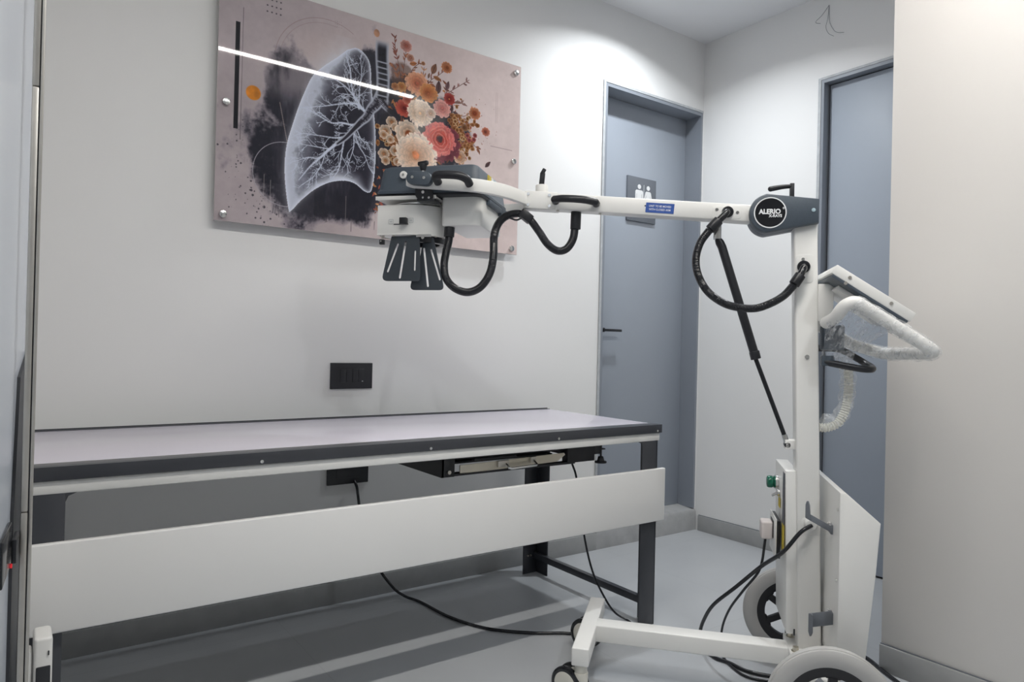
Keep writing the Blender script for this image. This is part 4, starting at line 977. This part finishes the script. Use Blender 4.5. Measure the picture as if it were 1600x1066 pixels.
# beam blades
bl = MB(); ol = roundpoly([(1.232, 1.322), (1.141, 1.322), (1.1365, 1.202), (1.137, 1.185), (1.262, 1.185)], [.003, .003, 0, .014, .016], 5)
sz(bl, ol, -.142, -.138, holes=[slot(1.211, 1.297, 1.242, 1.215, .0036), slot(1.186, 1.303, 1.202, 1.196, .0038), slot(1.154, 1.275, 1.1545, 1.219, .0032)]); xb(bl, 'blade_plate', M_BLADE, head)
bl = MB(); ol = roundpoly([(1.138, 1.322), (1.108, 1.322), (1.069, 1.160), (1.181, 1.160), (1.174, 1.196), (1.157, 1.222)], [.003, .003, .014, .014, .01, .02], 5)
sz(bl, ol, -.112, -.108, holes=[slot(1.1375, 1.287, 1.122, 1.173, .0036), slot(1.114, 1.283, 1.084, 1.193, .0033)]); xb(bl, 'blade_plate', M_BLADE, head)
xb(MB().box((-1.150, -.147, 1.318), (-1.105, -.139, 1.326)).cyl(P(1.128, -.146, 1.316), P(1.128, -.150, 1.316), .005, seg=14), 'blade_clip', M_CHROME, head)

# control box on the arm side of the column
kb = MB().box((-.070, -.024, .205), (-.034, .200, .661), bev=.002)
for v in kb.bm.verts:
    if v.co.z < .3: v.co.x += .010
kb = xb(kb, 'control_box', M_WHITE)
xb(MB().cyl((-.070, .140, .600), (-.082, .140, .600), .018).cyl((-.082, .140, .600), (-.102, .140, .600), .0185, bev=.006), 'green_lamp', M_GREEN, kb)
xb(MB().cyl((-.070, .140, .600), (-.078, .140, .600), .022), 'lamp_bezel', M_CHROME, kb)
xb(MB().cyl((-.070, .10, .575), (-.076, .10, .575), .010).cyl((-.074, .10, .575), (-.090, .105, .565), .004), 'toggle_switch', M_CHROME, kb)
xb(MB().box((-.0712, -.012, .505), (-.0698, .022, .652)), 'printed_label', M_DARKLABEL, kb)
xb(MB().box((-.0716, -.016, .430), (-.0702, .020, .505)), 'caution_label', M_YELLOW, kb)
xb(MB().box((-.0714, .075, .535), (-.0700, .110, .562)), 'caution_label', M_YELLOW, kb)
# hinged socket plate and cover
sk = xb(MB().box((-.0875, .022, .400), (-.0845, .160, .512), bev=.001), 'socket_plate', M_WHITE, kb)
xb(MB().box((-.0842, .022, .400), (-.074, .155, .508), bev=.001), 'socket_body', M_BLACK, kb)

# rear housing
rh = MB()
prof = [(-.036, .643), (-.052, .641), (-.132, .572), (-.123, .441), (-.100, .190), (-.036, .190)]
sz(rh, prof, -.201, .201, bev=.002); rh = xb(rh, 'rear_housing', M_WHITE)
sd = MB(); sz(sd, [(-.0365, .640), (-.052, .638), (-.130, .571), (-.121, .441), (-.099, .192), (-.0365, .192)], -.2035, -.2012, bev=.0006); xb(sd, 'side_panel', M_WHITE, rh)
for z in (.597, .416):
    xb(MB().cyl(P(-.0362, -.186, z), P(-.0330, -.186, z), .0045, seg=14), 'screw', M_CHROME, rh)
def hook(z, up):
    m = MB(); t0 = -.127 if up > 0 else -.150
    s1 = .028 if up > 0 else .020
    m.box(P(-.030, t0 - .001, z - .012), P(-.037, t0 + .028, z + .012), bev=.001)                 # foot on housing
    m.bar(P(-.034, t0, z), P(s1, t0 - .012, z + (.034 if up > 0 else -.008)), .004, .015 if up > 0 else .036, bev=.0008)
    c_ = P(s1, t0 - .012, z + (.034 if up > 0 else -.008))
    if up > 0: o2 = roundpoly([(-.006, -.006), (.010, -.006), (.006, .030), (.0, .044), (-.006, .030)], .004)
    else: o2 = roundpoly([(-.004, .018), (.008, .018), (.008, -.03), (.002, -.044), (-.004, -.03)], .004)
    m.prism(o2, .004, M=rot_to((0.55, -.83, 0), (0, 0, 1), c_))
    h_ = xb(m, 'cord_hook', M_BRKT)
    for dt, dz in ((.006, .008), (.022, .012)): xb(MB().cyl(P(-.033, t0 + dt, z + dz), P(-.027, t0 + dt, z + dz), .0045, seg=12), 'hook_screw', M_CHROME, h_)
hook(.530, 1); hook(.307, -1)

# console on the rear of the column
u = Vector((.190, 0, -.127)).normalized(); nrm = Vector((.127, 0, .190)).normalized(); org = P(-.030, 0, 1.231)
Mc = Matrix((u, Vector((0, 1, 0)), nrm)).transposed().to_4x4(); Mc.translation = org
cs_ = xb(MB().box((0, -.141, -.027), (.229, .141, 0), bev=.003, M=Mc), 'control_console', M_WHITE)
xb(MB().box((.006, -.1415, -.034), (.224, .136, -.0265), bev=.001, M=Mc), 'console_base', M_GREY, cs_)
xb(MB().box((.04, -.09, -.046), (.20, .09, -.034), bev=.002, M=Mc).box((.004, -.028, 1.085), (.045, .028, 1.19), bev=.003), 'console_bracket', M_WHITE, cs_)
for a in (.045, .165): xb(MB().cyl(Mc @ Vector((a, -.1405, -.012)), Mc @ Vector((a, -.1435, -.012)), .0045, seg=14), 'screw', M_STEEL, cs_)
xb(MB().cyl(Mc @ Vector((.045, -.1405, -.030)), Mc @ Vector((.045, -.1435, -.030)), .0045, seg=14), 'screw', M_STEEL, cs_)

# push handle
ph = [(-.02, -.06, 1.080), (-.030, -.13, 1.092), (-.046, -.158, 1.120), (-.070, -.162, 1.130), (-.095, -.162, 1.116), (-.17, -.161, 1.066), (-.240, -.158, 1.019), (-.258, -.140, 1.006), (-.252, -.08, 1.002), (-.236, .08, .999), (-.224, .150, .999), (-.200, .166, 1.005), (-.132, .162, 1.026), (-.070, .155, 1.062), (-.035, .12, 1.075), (-.02, .06, 1.075)]
hndl = xb(MB().tube([P(*p) for p in ph], .0165, seg=18, res=8), 'push_handle', M_WHITE)
bl_ = [(-.010, -.075, .974), (-.040, -.080, .968), (-.105, -.080, .957), (-.135, -.066, .956), (-.149, -.01, .960), (-.148, .045, .968), (-.125, .066, .985), (-.080, .064, 1.008), (-.02, .05, 1.01)]
blv = xb(MB().tube([P(*p) for p in bl_], .0095, seg=14, res=8), 'brake_lever', M_BLACK)
xb(MB().box((.006, -.085, .962), (.04, -.068, .990), bev=.003).box((.02, -.03, 1.005), (.075, .03, 1.075), bev=.005), 'lever_mount', M_GREY, blv)
# exposure switch cord
cc_ = [(-.018, .0, .786), (-.040, 0, .787), (-.066, 0, .800), (-.084, 0, .832), (-.092, 0, .875), (-.093, 0, .92), (-.090, 0, .965)]
xb(MB().tube([P(*p) for p in cc_], .0125, seg=14, res=40, rfun=corr(.0118, .0072, .12)), 'switch_cord', M_COIL)

# mains cord from column to the floor (part of the machine)
tc_ = [(.003, -.045, .519), (.035, -.060, .499), (.076, -.040, .436), (.120, .060, .363), (.185, .130, .272), (.247, .200, .185), (.274, .270, .105), (.284, .310, .046), (.285, .318, .012), (.270, .285, .006), (.236, .227, .006), (.194, .202, .006), (.149, .161, .006), (.085, .145, .006), (.0, .150, .006), (-.10, .24, .006), (-.20, .40, .006), (-.243, .372, .006), (-.270, .287, .006), (-.300, .20, .006), (-.36, .05, .006)]
xb(MB().tube([P(*p) for p in tc_], .0058, seg=10, res=10), 'power_cord', M_RUBBER)
# plug lead: separate thing, plugged in the machine's socket
pg = empty('plug_lead', (OX, OY, 0), -ANG, 'pale pink plug in the white socket plate with a thin black lead to the floor', 'plug')
xb(MB().box((-.122, .070, .440), (-.089, .125, .492), bev=.006, seg=3), 'plug_body', M_PLUG, pg)
xb(MB().box((-.0895, .068, .446), (-.0875, .127, .497), bev=.001), 'plug_gasket', M_BLACK, pg)
pc_ = [(.107, .098, .444), (.108, .105, .415), (.116, .150, .325), (.155, .220, .235), (.189, .290, .150), (.207, .345, .074), (.212, .375, .010), (.212, .33, .0045), (.211, .249, .0045), (.191, .185, .0045), (.152, .126, .0045), (.089, .110, .0045), (.0, .115, .0045), (-.08, .19, .0045)]
xb(MB().tube([P(*p) for p in pc_], .004, seg=10, res=10), 'cord', M_RUBBER, pg)

# plastic film over the push handle
pf = empty('plastic_wrap', (OX, OY, 0), -ANG, 'crumpled clear plastic wrap hanging on the push handle and white cord', 'plastic wrap')
rw = np.random.default_rng(5)
def sleeve(pts, r, seg=20, res=10, amp=.18):
    m = MB().tube(pts, r, seg=seg, res=res, caps=False, rfun=lambda L, f: r)
    m.bm.normal_update(); n = len(m.bm.verts); ph_ = rw.random(8) * 6.28
    for i, v in enumerate(m.bm.verts):
        c = v.co
        d_ = math.sin(c.x * 90 + c.z * 60 + ph_[0]) * math.sin(c.z * 110 - c.y * 80 + ph_[1]) + .5 * math.sin(c.x * 190 + c.y * 230 + ph_[2])
        c += v.normal * r * amp * .6 * d_ if v.normal.length else Vector()
    return m
xb(sleeve([P(*p) for p in ph[3:11]], .0200), 'handle_sleeve', M_FILM, pf)
xb(sleeve([P(*p) for p in ph[10:14]], .0195), 'handle_sleeve', M_FILM, pf)
xb(sleeve([P(-.024, 0, .806), P(-.045, 0, .80), P(-.070, 0, .815), P(-.087, 0, .85), P(-.092, 0, .9), P(-.088, 0, .96), P(-.08, -.01, 1.0)], .020, amp=.4), 'cord_sleeve', M_FILM, pf)
# hanging sheet between both handle sides
sh = MB(); nu, nv = 46, 34
near = [Vector(P(*p)) for p in ((-.012, -.115, 1.085), (-.05, -.168, 1.128), (-.10, -.180, 1.112), (-.165, -.178, 1.068))]
low = [Vector(P(*p)) for p in ((-.006, -.075, .985), (-.045, -.075, .972), (-.085, -.055, .985), (-.15, .02, 1.03))]
def lerp(L_, f):
    f *= len(L_) - 1; i = min(int(f), len(L_) - 2); return L_[i].lerp(L_[i + 1], f - i)
gv = []
for i in range(nu + 1):
    a = lerp(near, i / nu); b_ = lerp(low, i / nu); row = []
    for j in range(nv + 1):
        f = j / nv; p = a.lerp(b_, f)
        k = math.sin(PI * f)
        w1 = math.sin(i * .9 + j * .35) + .7 * math.sin(i * .37 - j * .8) + .5 * math.sin(i * 1.7 + j * 1.1)
        p += Vector((.0018 * w1, -.012 * k + .0055 * w1 * (.3 + k), .003 * math.sin(i * .6 + j * .5)))
        row.append(sh.bm.verts.new(p))
    gv.append(row)
for i in range(nu):
    for j in range(nv): sh.bm.faces.new((gv[i][j], gv[i + 1][j], gv[i + 1][j + 1], gv[i][j + 1]))
xb(sh, 'film_sheet', M_FILM, pf, sharp=60)

# ------------------------------------------------------------------ loose floor cables
wc = [(1.095, 2.530, .462), (1.100, 2.515, .440), (1.105, 2.512, .404), (1.113, 2.505, .343), (1.135, 2.49, .246), (1.17, 2.465, .14), (1.225, 2.44, .055), (1.268, 2.42, .018), (1.306, 2.36, .0055), (1.325, 2.177, .0055), (1.381, 2.022, .0055), (1.49, 1.907, .0055), (1.585, 1.843, .0055), (1.659, 1.767, .0055), (1.712, 1.697, .0055), (1.80, 1.62, .0055)]
tag(MB().tube(wc, .0053, seg=10, res=12).build('socket_cable', M_RUBBER), 'black cable from the wall socket running across the floor under the table', 'cable')
tcb = [(1.690, 1.93, .602), (1.694, 1.95, .573), (1.716, 1.95, .520), (1.741, 1.95, .408), (1.748, 1.93, .289), (1.765, 1.90, .169), (1.800, 1.868, .075), (1.835, 1.850, .022), (1.858, 1.815, .0045), (1.852, 1.789, .004), (1.816, 1.692, .004), (1.76, 1.62, .004)]
tag(MB().tube(tcb, .0038, seg=10, res=12).build('tray_cable', M_RUBBER), 'thin black cable dangling from the cassette tray beside the right table leg', 'cable')

# ------------------------------------------------------------------ camera
yaw, roll, pitch, F = math.radians(35.85994), math.radians(1.36177), math.radians(.2812), 1092.0936
fw = Vector((math.sin(yaw) * math.cos(pitch), math.cos(yaw) * math.cos(pitch), math.sin(pitch)))
R = Vector((math.cos(yaw), -math.sin(yaw), 0)); Up = R.cross(fw)
Uc = R * math.cos(roll) + Up * math.sin(roll); Vc = -R * math.sin(roll) + Up * math.cos(roll)
cam = bpy.data.cameras.new('camera'); cam.sensor_width = 36; cam.lens = F / 1600 * 36; cam.clip_start = .02
co_ = bpy.data.objects.new('camera', cam); COL.objects.link(co_)
Mm = Matrix((Uc, Vc, -fw)).transposed().to_4x4(); Mm.translation = (0, 0, 1.0); co_.matrix_world = Mm
SC.camera = co_

wd = bpy.data.worlds.new('world'); SC.world = wd; wd.use_nodes = True
wd.node_tree.nodes['Background'].inputs[0].default_value = (.02, .02, .02, 1)
SC.view_settings.view_transform = 'Standard'; SC.view_settings.look = 'None'; SC.view_settings.gamma = 1
SC.view_settings.use_curve_mapping = False
SC.view_settings.exposure = 0.36
